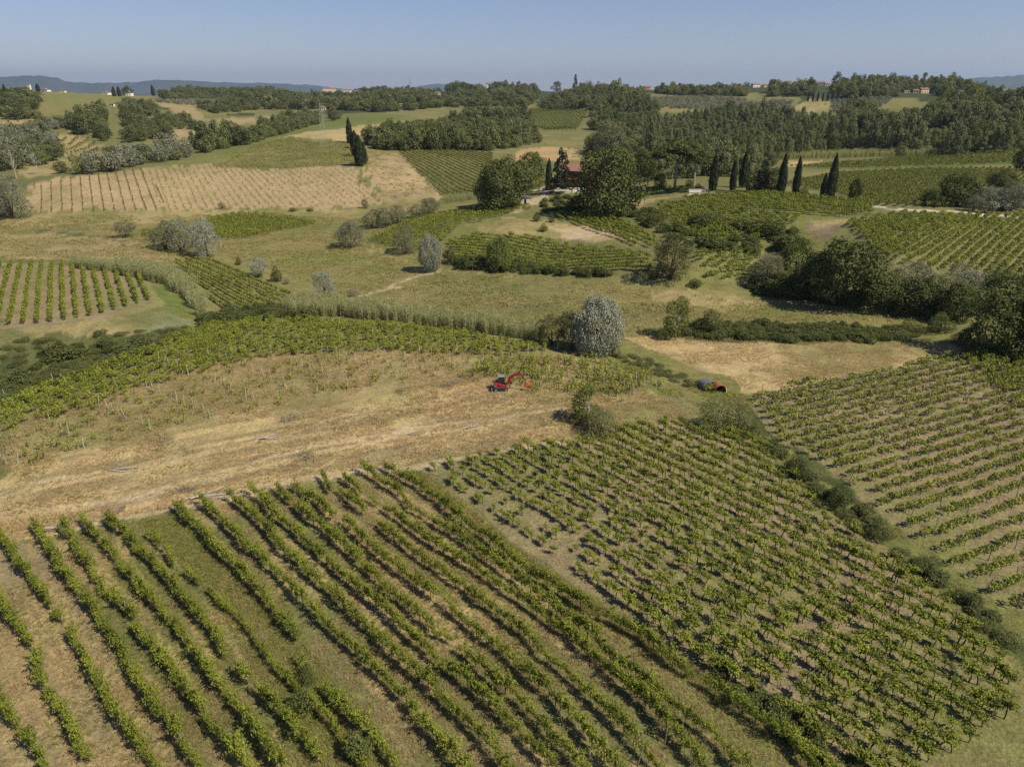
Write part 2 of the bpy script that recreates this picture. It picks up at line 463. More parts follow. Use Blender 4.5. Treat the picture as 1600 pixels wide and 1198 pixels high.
# linear albedos
C = dict(straw=(.41, .305, .165), tan=(.36, .265, .16), brown=(.265, .208, .115), hay=(.315, .248, .128), meadow=(.20, .175, .075), green=(.165, .165, .058), olive=(.15, .145, .062),
         soil=(.25, .195, .12), soil_g=(.205, .182, .09), weed=(.065, .078, .03), track=(.44, .345, .235), gravel=(.55, .48, .38), clay=(.40, .25, .14),
         wood=(.045, .055, .024), lush=(.125, .148, .045), scar=(.15, .105, .085), sage=(.19, .21, .12))
C = {k: np.array(v) for k, v in C.items()}
land = np.empty((len(tx), 3)); land[:] = C['olive']
n_big = fbm(tx, ty, 40, 21, 4); n_mid = fbm(tx, ty, 9, 31, 4); n_fin = fbm(tx, ty, 2.5, 41, 3)
def streaks(p0, p1, lng, wid, seed):
    a = ground(*p0); b = ground(*p1); d = (b - a) / np.linalg.norm(b - a)
    u = tx * d[0] + ty * d[1]; v = -tx * d[1] + ty * d[0]
    return fbm(u / lng, v / wid, 1.0, seed, 3)
mown = streaks((0, 812), (760, 655), 9.0, .9, 101) * .65 + fbm(tx, ty, 16, 103, 3) * .35      # mown swathes run along the tyre tracks
rowgrass = streaks((322, 797), (612, 1078), 7.0, .8, 105) * .6 + fbm(tx, ty, 9, 107, 3) * .4   # the grass lanes run along the vine rows
jr = np.clip(np.hypot(tx, ty) * .010, .25, 4)
jx = tx + (fbm(tx, ty, 6, 51, 3) - .5) * 4 * jr; jy = ty + (fbm(tx, ty, 6, 61, 3) - .5) * 4 * jr
far = np.hypot(tx, ty) > 900
land[far] = C['wood'] * 1.2
def cover(pts, a, b=None, mix=None, thr=.5, sharp=5.0, sub=3):
    poly = gpoly(pts, sub); m = inside(poly, jx, jy)
    ca = C[a]
    if b is not None:
        t = np.clip(((n_mid * .6 + n_big * .4 if mix is None else mix) - thr) * sharp + .5, 0, 1)[m][:, None]
        land[m] = ca * (1 - t) + C[b] * t
    else:
        land[m] = ca
    return poly
TRAILS = []
def trail(pts, c, width, strength=1.0, breakup=0.0, sub=4):
    line = gline(pts, sub); TRAILS.append((line, width)); d = dist_line(line, jx, jy, width * 2)
    t = np.clip((width - d) / (width * .5), 0, 1) * strength
    if breakup: t = t * np.clip((n_fin * .6 + n_mid * .4 - breakup) * 6 + .5, 0, 1)
    land[:] = land * (1 - t[:, None]) + C[c] * t[:, None]
# far hills
cover([(0,185),(0,300),(330,262),(520,200),(620,170),(800,165),(940,160),(1000,215),(900,260),(860,300),(600,330),(0,360)], 'olive', 'meadow')
cover([(40,178),(68,141),(110,144),(195,148),(190,158),(130,172),(80,182)], 'green', 'meadow')
cover([(0,174),(40,175),(55,182),(40,192),(0,196)], 'hay', 'green')
cover([(185,150),(300,148),(420,158),(450,172),(330,180),(240,160)], 'olive', 'meadow')
cover([(235,160),(300,164),(320,182),(330,190),(300,186),(262,170)], 'hay', 'brown')
cover([(310,160),(360,158),(372,166),(320,172)], 'meadow', 'hay')
cover([(340,186),(420,180),(440,190),(345,200)], 'hay', 'meadow')
cover([(262,200),(322,200),(318,214),(266,220)], 'straw', 'brown')
cover([(200,222),(262,216),(290,216),(268,228),(225,234)], 'meadow', 'green')
cover([(85,212),(112,206),(158,228),(150,244),(92,246)], 'brown', 'hay')
cover([(42,262),(70,244),(120,250),(105,272),(45,276)], 'meadow', 'hay')
cover([(400,166),(500,162),(505,176),(400,186)], 'olive', 'meadow')
cover([(300,250),(370,226),(460,196),(545,184),(640,178),(645,186),(600,196),(480,206),(400,232),(330,262),(150,282)], 'lush', 'green')
cover([(440,216),(480,206),(540,200),(600,192),(640,190),(590,204),(556,214),(520,228)], 'straw', 'hay')
cover([(640,158),(830,160),(860,152),(920,165),(800,172),(640,172)], 'olive', 'meadow')
cover([(795,172),(830,168),(925,170),(905,205),(850,206)], 'lush', 'green')
cover([(800,238),(850,230),(905,232),(902,250),(870,252),(800,250)], 'clay', 'hay')
cover([(940,150),(1100,142),(1250,150),(1250,176),(1000,182)], 'olive', 'meadow')
cover([(1235,172),(1262,156),(1296,157),(1298,180)], 'meadow', 'hay')
cover([(1372,172),(1380,156),(1425,152),(1450,160),(1430,170)], 'meadow', 'green')
cover([(1376,196),(1410,196),(1406,208),(1378,208)], 'lush')
cover([(1000,175),(1240,178),(1300,190),(1300,230),(1010,230)], 'weed', 'olive')
cover([(1225,262),(1230,252),(1285,251),(1288,259)], 'straw', 'hay')
cover([(1225,262),(1500,240),(1590,238),(1590,258),(1290,266)], 'lush', 'green')
cover([(1170,285),(1290,266),(1600,258),(1600,300),(1480,330),(1340,330),(1200,300)], 'olive', 'meadow')
# middle hill with the tan field
cover([(335,262),(400,225),(450,214),(545,222),(570,258),(560,268),(400,262)], 'olive', 'meadow', thr=.56)
cover([(42,292),(120,274),(240,262),(335,256),(400,268),(470,262),(568,262),(602,320),(400,330),(50,334)], 'tan', 'brown', thr=.58)
cover([(565,240),(625,238),(690,300),(680,312),(640,316),(600,316)], 'tan', 'brown')
trail([(560,262),(600,318)], 'olive', 1.6)
cover([(622,239),(700,236),(770,241),(765,300),(750,306),(690,308)], 'olive', 'soil_g')
# valley meadow
cover([(0,330),(600,326),(800,312),(830,318),(860,335),(1050,380),(1150,445),(1500,470),(1600,540),(1600,620),(1000,620),(850,540),(500,520),(300,500),(300,420),(0,400)], 'meadow', 'green')
cover([(0,336),(150,330),(360,326),(560,328),(660,322),(650,332),(560,342),(370,338),(170,352),(0,356)], 'hay', 'meadow')
trail([(20,334),(200,331),(360,327),(600,326)], 'green', 1.2)
cover([(0,362),(150,366),(230,372),(240,392),(290,405),(250,408),(120,402),(0,404)], 'brown', 'hay')
cover([(0,356),(120,352),(230,362),(240,376),(100,366),(0,364)], 'meadow', 'olive')
trail([(60,362),(150,372),(230,384)], 'weed', 1.6, .8, .4)
cover([(370,400),(440,372),(530,372),(620,390),(670,425),(600,450),(520,450),(440,425)], 'meadow', 'green')
cover([(395,360),(520,346),(560,352),(520,380),(430,390)], 'meadow', 'green')
trail([(560,462),(600,452),(650,434),(690,421)], 'track', .8, .8)
trail([(575,466),(640,442),(700,421),(760,428)], 'hay', .5, .7)
trail([(690,421),(640,408),(580,392),(560,384)], 'hay', .7, .8)
cover([(570,465),(690,424),(800,430),(960,445),(1050,455),(1200,480),(1400,492),(1000,508),(960,520),(850,500)], 'meadow', 'olive')
cover([(1000,448),(1100,452),(1200,474),(1150,488),(1050,474)], 'hay', 'meadow')
cover([(1150,478),(1300,478),(1450,488),(1460,494),(1300,490),(1180,492)], 'green', 'meadow')
cover([(975,530),(1100,522),(1480,536),(1510,548),(1300,592),(1170,616),(1050,560)], 'straw', 'meadow', thr=.53)
cover([(960,560),(1000,548),(1090,578),(1150,590),(1170,622),(1090,625),(1030,590)], 'green', 'meadow')
cover([(1000,520),(1050,512),(1450,528),(1440,540),(1100,534)], 'weed', 'olive')
# house hill
cover([(570,378),(650,338),(790,316),(850,330),(1030,378),(1060,300),(1380,300),(1400,330),(1290,380),(1290,440),(1150,450),(1040,430),(900,435),(700,420),(660,395)], 'olive', 'green')
cover([(725,352),(800,340),(860,345),(900,350),(960,362),(1010,380),(930,378),(850,370),(760,366)], 'hay', 'meadow')
cover([(865,352),(900,350),(960,364),(1000,382),(940,376),(890,372)], 'track', 'hay')
cover([(990,310),(1060,298),(1110,299),(1060,306),(1010,318),(1000,330)], 'hay', 'olive')
trail([(1080,301),(1120,301)], 'gravel', 1.0)
cover([(1248,352),(1300,348),(1322,352),(1290,372),(1258,374)], 'scar', 'brown', thr=.6)
trail([(1280,350),(1340,348),(1380,335)], 'hay', 2.0)
trail([(1368,322),(1420,328),(1500,332),(1600,338)], 'gravel', 1.5)
trail([(862,290),(848,296),(828,300)], 'gravel', 1.4)
trail([(846,298),(850,308),(830,318),(816,328),(808,334)], 'track', 2.2, .9)
trail([(872,297),(905,299)], 'gravel', 1.8)
cover([(1330,345),(1400,335),(1600,342),(1600,430),(1400,425),(1370,410),(1310,400)], 'olive', 'soil_g', thr=.6)
cover([(1085,400),(1190,395),(1190,440),(1100,440)], 'soil_g', 'green')
# field left of the reeds and its bank
cover([(0,408),(150,416),(230,428),(262,470),(250,490),(100,512),(0,520)], 'soil', 'soil_g')
cover([(0,520),(120,505),(240,484),(262,482),(300,505),(230,520),(140,528),(0,540)], 'hay', 'olive')
cover([(200,500),(240,482),(258,478),(300,502),(250,518)], 'sage', 'olive')
cover([(235,445),(260,445),(300,480),(305,505),(262,486)], 'green', 'lush')
cover([(0,532),(140,520),(260,516),(310,512),(220,560),(100,590),(0,625)], 'weed', 'olive')
cover([(272,410),(330,405),(400,440),(482,468),(460,485),(345,490),(310,450)], 'soil_g', 'olive')
# abandoned vineyard and dry grass in front
cover([(0,640),(120,590),(240,545),(330,510),(500,500),(700,518),(880,548),(960,565),(1040,600),(1100,650),(1000,668),(700,725),(560,745),(280,800),(0,850)], 'hay', 'meadow', mix=mown * .5 + n_mid * .5, thr=.52)
cover([(0,640),(120,590),(240,545),(330,510),(500,500),(700,518),(850,545),(760,552),(560,548),(360,560),(200,610),(60,665),(0,680)], 'green', 'meadow')
cover([(0,740),(200,690),(480,640),(760,600),(880,640),(860,690),(560,735),(280,795),(0,845)], 'straw', 'brown', mix=mown, thr=.5, sharp=7)
cover([(880,655),(1000,625),(1080,628),(1110,660),(1000,668),(900,690)], 'meadow', 'olive')
cover([(940,562),(970,566),(1040,605),(1090,640),(1075,648),(1010,600)], 'sage', 'green')
for pts, w, c, s in [([(0,770),(170,735),(330,700),(450,680),(520,655),(620,632),(700,622)], .35, 'track', .8), ([(0,778),(170,743),(330,708),(470,684),(560,655)], .35, 'track', .75),
        ([(0,812),(200,775),(400,722),(540,690),(640,668),(760,655),(880,636)], .5, 'track', .9), ([(100,800),(300,757),(480,712),(620,682),(760,668)], .4, 'track', .7),
        ([(480,745),(560,700),(640,676),(800,640)], .3, 'straw', .7),
        ([(0,862),(60,842),(140,822),(280,797),(420,758),(560,738),(640,730),(760,712),(880,690)], .9, 'track', .85)]:
    trail(pts, c, w, s, .42)
# foreground blocks
POLY_A = cover([(0,850),(60,835),(280,800),(430,768),(610,735),(660,737),(800,850),(960,960),(1120,1065),(1330,1240),(-300,1300),(-300,900)], 'hay', 'olive', mix=rowgrass, thr=.47, sharp=6)
cover([(-200,1250),(-200,900),(0,850),(62,840),(115,900),(260,1120),(340,1250)], 'soil', 'hay', mix=rowgrass, thr=.5)
cover([(205,815),(280,802),(400,930),(480,1010),(440,1030),(330,930),(250,850)], 'green', 'meadow', thr=.6)
cover([(380,1010),(440,1000),(520,1080),(620,1198),(480,1240),(430,1130)], 'green', 'olive')
cover([(620,733),(665,737),(800,850),(960,960),(1120,1065),(1330,1240),(1240,1240),(1040,1060),(830,900),(700,805)], 'green', 'meadow', thr=.55)
POLY_B = cover([(660,735),(760,710),(870,693),(1000,666),(1060,652),(1120,662),(1205,700),(1295,805),(1400,870),(1480,945),(1610,1070),(1610,1110),(1540,1160),(1400,1260),(1300,1200),(1120,1055),(960,950),(800,840)], 'soil', 'soil_g', thr=.52)
cover([(1300,1000),(1480,950),(1620,1070),(1620,1260),(1420,1260),(1250,1080)], 'soil_g', 'green', thr=.5)
POLY_C = cover([(1165,622),(1260,598),(1400,572),(1500,552),(1700,530),(1910,498),(1910,1120),(1600,965),(1530,925),(1480,885),(1400,815),(1340,765),(1290,725),(1215,692)], 'soil', 'soil_g', thr=.46)
cover([(1400,815),(1480,885),(1530,925),(1600,965),(1720,1040),(1720,900),(1600,905)], 'soil_g', 'green')
cover([(1080,640),(1170,632),(1215,692),(1290,727),(1340,768),(1400,818),(1480,888),(1600,970),(1720,1050),(1720,1130),(1610,1070),(1480,945),(1400,870),(1295,805),(1205,702),(1120,664)], 'green', 'weed', thr=.5)
cover([(1130,668),(1170,660),(1240,715),(1320,780),(1400,850),(1480,910),(1600,1010),(1720,1110),(1720,1080),(1590,1040),(1470,935),(1390,865),(1300,800),(1215,708)], 'weed', 'green', thr=.45)
trail([(1215,694),(1290,730),(1345,772),(1410,826),(1480,890),(1600,972)], 'soil', .7, .7, .5)
trail([(1110,664),(1200,704),(1290,806),(1390,872),(1480,948),(1600,1070)], 'meadow', 1.2, .6)

def build_terrain():
    V = np.stack([tx, ty, tz], -1)
    ii = np.arange(na); jj = np.arange(nr - 1)
    a = (ii[:, None] * nr + jj[None]).ravel(); b = (((ii + 1) % na)[:, None] * nr + jj[None]).ravel()
    F = np.stack([a, a + 1, b + 1, b], -1)
    Vc = np.concatenate([V, [[0, 0, float(ZG[:, 0].mean())]]])
    me = np_mesh('ground', Vc, F, smooth=True)
    at = me.attributes.new('landcover', 'FLOAT_COLOR', 'POINT')
    col = np.ones((len(Vc), 4), np.float32); col[:-1, :3] = land; col[-1, :3] = C['meadow']
    at.data.foreach_set('color', col.ravel())
    o = link('ground', me, M['ground']); tag(o, kind='structure')
    return o
build_terrain()

# far blue mountains, 13 to 15 km off
def mountains(prof, dist, depth):
    xs = np.array([p[0] for p in prof], float); ys = np.array([p[1] for p in prof], float)
    cols = np.arange(xs[0], xs[-1] + 1, 4.0)
    V = []; nrow = 9
    for c_ in cols:
        top = np.interp(c_, xs, ys) - 1.2 * (vnoise(np.array([c_ / 9.0]), np.array([3.3]), 8)[0] - .5) * 2
        dx, dy, dz = pix_dir(c_, top); h = math.hypot(dx, dy)
        for k in range(nrow):
            t = k / (nrow - 1) * 2 - 1
            r = dist + depth * t
            hgt = CAM_H + dist * dz / h + 60
            f = math.cos(t * math.pi / 2) ** .8
            wob = 1 - .25 * abs(t) * (vnoise(np.array([c_ / 14.0 + 5]), np.array([t * 3.0]), 9)[0])
            V.append((dx / h * r, dy / h * r, -60 + hgt * f * wob))
    F = [(i * nrow + k, (i + 1) * nrow + k, (i + 1) * nrow + k + 1, i * nrow + k + 1) for i in range(len(cols) - 1) for k in range(nrow - 1)]
    o = link('mountains', np_mesh('mountains', V, F, smooth=True), M['mountain']); tag(o, kind='structure'); return o
mountains([(-120,126),(0,120),(60,118),(85,121),(105,128),(150,130),(200,129),(250,124.5),(290,126),(340,129),(430,130),(480,133),(520,137),(560,142)], 14000, 1500)
mountains([(600,142),(640,137),(690,131),(715,129),(740,133),(800,140)], 15500, 1500)
mountains([(1440,136),(1480,127),(1530,121),(1560,120),(1600,117),(1720,122)], 12500, 1500)
# ------------------------------------------------------------------ plant shapes
UP = np.array([0, 0, 1.0])
def unit(v): return v / np.maximum(np.linalg.norm(v, axis=-1, keepdims=True), 1e-9)
def cards(P, Nn, S, asp, rng, along=None, curl=.25):
    """leaf sprays: one bent four-cornered blade for each point"""
    n = len(P); S = np.broadcast_to(S, (n,))[:, None]
    t = rng.normal(size=(n, 3)) if along is None else along + rng.normal(size=(n, 3)) * .25
    t = unit(t - Nn * (t * Nn).sum(1, keepdims=True)); b = np.cross(Nn, t)
    V = np.stack([P + t * S - Nn * S * curl, P + b * S * asp + Nn * S * curl * .6, P - t * S - Nn * S * curl, P - b * S * asp + Nn * S * curl * .6], 1).reshape(-1, 3)
    return V, np.arange(4 * n).reshape(n, 4)
def sphere_dirs(n, rng): return unit(rng.normal(size=(n, 3)))
def blobs(cl, rad, n, rng, flat=None, up=.35, shell=(.62, 1.08), noise=.6, low=-.8):
    """points and facing on a set of leafy lobes; points deep inside a neighbouring lobe are dropped"""
    cl = np.asarray(cl, float); rad = np.asarray(rad, float)
    if rad.ndim == 1: rad = np.repeat(rad[:, None], 3, 1)
    w = (rad[:, 0] * rad[:, 1] + rad[:, 0] * rad[:, 2]); w = w / w.sum()
    k = rng.choice(len(cl), int(n * 2.4), p=w)
    d = sphere_dirs(len(k), rng); d[:, 2] = np.where(d[:, 2] < low, -d[:, 2], d[:, 2])
    P = cl[k] + d * rad[k] * rng.uniform(*shell, size=(len(k), 1))
    keep = np.ones(len(k), bool)
    for i in range(len(cl)):
        q = np.linalg.norm((P - cl[i]) / rad[i], axis=1); keep &= (q > (.62 if i < len(cl) - 1 or len(cl) < 10 else .8)) | (k == i)
    P = P[keep][:n]; d = d[keep][:n]
    return P, unit(d + rng.normal(size=P.shape) * noise + UP * up)
PROTO = {}                        # kind -> list of (trunk mesh or None, crown mesh)
def leaf_mesh(name, P, Nn, S, asp, rng, mat, along=None, curl=.25, tint=None):
    V, F = cards(P, Nn, S, asp, rng, along, curl)
    if tint is None: tint = rng.uniform(0, 1, len(P))
    me = np_mesh(name, V, F, tint); me.materials.append(mat); return me
def limb_mesh(name, limbs, mat, n=5):
    mb = MB()
    for pts, rad in limbs: mb.tube(pts, rad, n, caps=False)
    return mb.mesh(name, mat)

def proto_broad(kind, mat, n, size, rng, var=4, lobes=26, trunk=.2, lo=.16, hi=.9, rx=.36, lobe_r=(.12, .2), bark='bark', asp=.7, squash=1.0, noise=.42):
    out = []
    for v in range(var):
        d = sphere_dirs(lobes, rng); d[:, 2] = np.where(d[:, 2] < -.92, -d[:, 2], d[:, 2])
        d[:, :2] /= np.sqrt(np.maximum(np.sqrt(1 - np.clip(d[:, 2:3], -.95, .95) ** 2), .35))
        mid = (lo + hi) / 2; half = (hi - lo) / 2
        cl = np.stack([d[:, 0] * rx, d[:, 1] * rx, mid + d[:, 2] * half * .8], 1)
        cl[:, :2] *= rng.uniform(.66, 1.18, size=(lobes, 1)); cl[:, 2] += rng.normal(0, .035, lobes)
        rad = rng.uniform(*lobe_r, size=lobes); rad3 = np.stack([rad, rad, rad * squash], 1)
        cl = np.vstack([cl, [[0, 0, mid]]]); rad3 = np.vstack([rad3, [[rx * .95, rx * .95, half * .9]]])
        P, Nn = blobs(cl, rad3, n, rng, noise=noise)
        P[:, 2] = np.maximum(P[:, 2], .015)
        crown = leaf_mesh(kind + '_crown', P, Nn, size * rng.uniform(.6, 1.25, len(P)), asp, rng, mat)
        limbs = [([(0, 0, -.03), (.01, 0, lo), (0, .01, mid)], [.04, .03, .02])]
        for q in range(4):
            c = cl[q]; limbs.append(([(0, 0, lo * .8), (c[0] * .5, c[1] * .5, (lo + c[2]) / 2), tuple(c)], [.022, .014, .006]))
        out.append((limb_mesh(kind + '_trunk', limbs, M[bark]), crown))
    PROTO[kind] = out
def proto_cypress(rng):
    out = []
    for v in range(3):
        n = 1500; h = rng.uniform(0, 1, n) ** .85
        prof = np.interp(h, [0, .05, .25, .6, .85, 1], [.3, .42, .5, .42, .24, .03])
        a = rng.uniform(0, 2 * math.pi, n); lump = 1 + .22 * np.sin(a * 3 + h * 9 + v) * np.sin(h * 23 + v)
        d = np.stack([np.cos(a), np.sin(a), np.zeros(n)], 1)
        P = d * (prof * lump * rng.uniform(.7, 1.03, n))[:, None]; P[:, 2] = .03 + h * .97
        crown = leaf_mesh('cypress_crown', P, unit(d + rng.normal(size=P.shape) * .35), .034 * np.ones(n), 2.6, rng, M['cypress'],
                          along=np.cross(d, UP), curl=.1)
        out.append((limb_mesh('cypress_trunk', [([(0, 0, -.03), (0, 0, .1), (0, 0, .9)], [.12, .1, .01])], M['bark']), crown))
    PROTO['cypress'] = out
def proto_pine(rng):
    out = []
    for v in range(2):
        k = 30; a = rng.uniform(0, 6.28, k); rr = np.sqrt(rng.uniform(0, 1, k)) * .40
        cl = np.stack([np.cos(a) * rr, np.sin(a) * rr, .66 + .22 * (1 - (rr / .40) ** 2) + rng.uniform(-.05, .05, k)], 1)
        rad = np.stack([rng.uniform(.12, .17, k)] * 2 + [rng.uniform(.06, .1, k)], 1)
        P, Nn = blobs(cl, rad, 6000, rng, up=.6)
        crown = leaf_mesh('pine_crown', P, Nn, .018 * rng.uniform(.7, 1.3, len(P)), .8, rng, M['pine'])
        limbs = [([(0, 0, -.03), (.01, .01, .3), (.0, .02, .68)], [.035, .026, .02])]
        for q in range(7): limbs.append(([(0, .02, .55 + .02 * q), (cl[q][0] * .6, cl[q][1] * .6, .7), tuple(cl[q])], [.014, .01, .005]))
        out.append((limb_mesh('pine_trunk', limbs, M['pale_bark']), crown))
    PROTO['pine'] = out
def proto_weeping(rng):
    out = []
    for v in range(2):
        k = 80; d = sphere_dirs(k, rng); d[:, 2] = np.where(d[:, 2] < -.97, -d[:, 2], d[:, 2])
        cl = np.stack([d[:, 0] * .37, d[:, 1] * .37, .48 + d[:, 2] * .40], 1)
        rad = np.stack([rng.uniform(.07, .11, k)] * 2 + [rng.uniform(.12, .2, k)], 1)
        cl = np.vstack([cl, [[0, 0, .47]]]); rad = np.vstack([rad, [[.39, .39, .46]]])
        P, Nn = blobs(cl, rad, 12000, rng, up=.2, noise=.35)
        P[:, 2] = np.maximum(P[:, 2], .02)
        crown = leaf_mesh('willow_crown', P, Nn, .0165 * rng.uniform(.7, 1.3, len(P)), .5, rng, M['silver'], along=-UP[None] * np.ones((len(P), 1)))
        limbs = [([(0, 0, -.03), (.01, 0, .2), (0, .01, .6)], [.05, .04, .02])] + [([(0, 0, .2), (c[0] * .6, c[1] * .6, .45), tuple(c)], [.025, .016, .006]) for c in cl[:6]]
        out.append((limb_mesh('willow_trunk', limbs, M['bark']), crown))
    PROTO['weeping'] = out
def proto_conifer(rng):
    out = []
    for v in range(2):
        cl = []; rad = []
        for z in np.linspace(.12, .97, 16):
            r = .40 * (1 - z) ** .65 * rng.uniform(.75, 1.2) + .05
            for a in rng.uniform(0, 6.28, 4): cl.append((math.cos(a) * r * .7, math.sin(a) * r * .7, z + rng.uniform(-.02, .02))); rad.append((.13 * (1.1 - z * .6), .13 * (1.1 - z * .6), .05))
        P, Nn = blobs(cl, np.array(rad), 2600, rng)
        out.append((limb_mesh('conifer_trunk', [([(0, 0, -.03), (0, 0, .5), (0, 0, .95)], [.045, .03, .008])], M['bark']),
                    leaf_mesh('conifer_crown', P, Nn, .026 * rng.uniform(.7, 1.2, len(P)), .7, rng, M['cypress'])))
    PROTO['conifer'] = out
def proto_poplar(kind, mat, rng, n=700, size=.04, var=4, bark='pale_bark'):
    out = []
    for v in range(var):
        k = 16; z = rng.uniform(.1, .93, k); r = .30 * np.sin(np.clip((z + .12) / 1.12, 0, 1) * math.pi) ** .6
        a = rng.uniform(0, 6.28, k)
        cl = np.stack([np.cos(a) * r * .8, np.sin(a) * r * .8, z], 1)
        rad = np.stack([rng.uniform(.13, .2, k)] * 2 + [rng.uniform(.08, .13, k)], 1)
        P, Nn = blobs(cl, rad, n, rng)
        limbs = [([(0, 0, -.02), (.01, 0, .4), (0, .01, .85)], [.03, .02, .006])] + [([(0, 0, .25 + .05 * q), tuple(cl[q] * .9 + np.array([0, 0, .03]))], [.012, .004]) for q in range(5)]
        out.append((limb_mesh(kind + '_trunk', limbs, M[bark]), leaf_mesh(kind + '_crown', P, Nn, size * rng.uniform(.6, 1.3, len(P)), .7, rng, mat)))
    PROTO[kind] = out
def proto_bush(kind, mat, rng, n=1500, size=.035, var=4, asp=.6, noise=.7, tall=1.0):
    out = []
    for v in range(var):
        k = 14; a = rng.uniform(0, 6.28, k); rr = np.sqrt(rng.uniform(0, 1, k)) * .3
        cl = np.stack([np.cos(a) * rr, np.sin(a) * rr, rng.uniform(.25, .75, k) * (1 - .5 * rr / .3)], 1)
        rad = np.stack([rng.uniform(.16, .24, k)] * 2 + [rng.uniform(.16, .26, k)], 1)
        P, Nn = blobs(cl, rad, n, rng, noise=noise); P[:, 2] = np.maximum(P[:, 2], .02)
        ns = 40                                                   # shoots standing out of the outline
        j = rng.integers(0, len(P), ns); sp = []; sn = []
        for q in j:
            d = unit(P[q] - np.array([0, 0, .3]) + UP * .25 + rng.normal(size=3) * .2)
            for s in (.03, .06, .09): sp.append(P[q] + d * s * rng.uniform(.7, 1.3)); sn.append(unit(rng.normal(size=3)))
        P = np.vstack([P, sp]); Nn = np.vstack([Nn, sn])
        limbs = [([(0, 0, -.03), tuple(c * np.array([.5, .5, .6])), tuple(c)], [.03, .018, .006]) for c in cl[:6]]
        out.append((limb_mesh(kind + '_stem', limbs, M['bark']), leaf_mesh(kind + '_crown', P, Nn, size * rng.uniform(.6, 1.3, len(P)), asp, rng, mat)))
    PROTO[kind] = out
def proto_bare(rng):
    out = []
    for v in range(2):
        limbs = [([(0, 0, -.02), (.01, 0, .3), (0, .02, .6), (.02, 0, .95)], [.028, .022, .013, .003])]
        for q in range(22):
            z = rng.uniform(.25, .85); a = rng.uniform(0, 6.28); l = rng.uniform(.15, .38) * (1.15 - z)
            p1 = (math.cos(a) * l * .5, math.sin(a) * l * .5, z + l * .5); p2 = (math.cos(a) * l * .85, math.sin(a) * l * .85, z + l * 1.2)
            limbs.append(([(0, .01, z), p1, p2], [.012, .008, .002]))
            limbs.append(([p1, (p1[0] + rng.uniform(-.1, .1), p1[1] + rng.uniform(-.1, .1), p1[2] + .13)], [.006, .002]))
        P = rng.normal(size=(160, 3)) * [.2, .2, .16] + [0, 0, .72]
        out.append((limb_mesh('bare_trunk', limbs, M['pale_bark']), leaf_mesh('sparse_leaves', P, sphere_dirs(160, rng), .018 * np.ones(160), .7, rng, M['grey'])))
    PROTO['bare'] = out

r1 = np.random.default_rng(5)
proto_broad('oak', M['oak'], 6500, .021, r1, lo=.0, hi=.93, lobes=40)
proto_broad('bright', M['bright'], 4500, .023, r1, var=2, lo=.0, hi=.93, lobes=34)
proto_broad('olive', M['olive'], 4500, .021, r1, var=3, lo=.0, hi=.95, lobes=26, asp=.45)
proto_broad('silver', M['silver'], 5500, .019, r1, var=3, lo=.0, hi=.95, lobes=34, lobe_r=(.1, .16), asp=.45)
proto_broad('grey', M['grey'], 5500, .019, r1, var=3, lo=.0, hi=.95, lobes=30, asp=.45)
proto_broad('brown', M['brown_leaf'], 5000, .017, r1, var=2, lo=.0, hi=.95, lobes=30, lobe_r=(.09, .15), noise=.9)
proto_broad('wood', M['wood'], 800, .046, r1, var=6, lobes=14, lo=-.04, hi=.93, lobe_r=(.14, .24))
proto_broad('olive_far', M['grey'], 200, .07, r1, var=3, lobes=8, lo=.1, hi=.95, lobe_r=(.16, .24))
proto_broad('silver_far', M['grey'], 520, .045, r1, var=3, lobes=14, lo=.08, hi=.97, lobe_r=(.14, .24))
proto_cypress(r1); proto_pine(r1); proto_weeping(r1); proto_conifer(r1); proto_bare(r1)
proto_poplar('poplar', M['poplar'], r1, n=900, bark='bark')
proto_poplar('locust', M['bright'], r1, n=2200, size=.022, var=2)
proto_bush('bramble', M['bramble'], r1)
proto_bush('shrub', M['bramble'], r1, n=2600, size=.022)
proto_bush('grey_shrub', M['grey'], r1, n=2200, size=.022, var=3, asp=.4)
M['feathery'] = leaf_mat('feathery_leaf', (.10, .115, .045), (.32, .33, .15), .3)
proto_bush('feathery', M['feathery'], r1, n=2800, size=.022, var=3, asp=.4, noise=1.2)
proto_bush('weedy', M['weed'], r1, n=1100, size=.05, var=3, asp=.22)

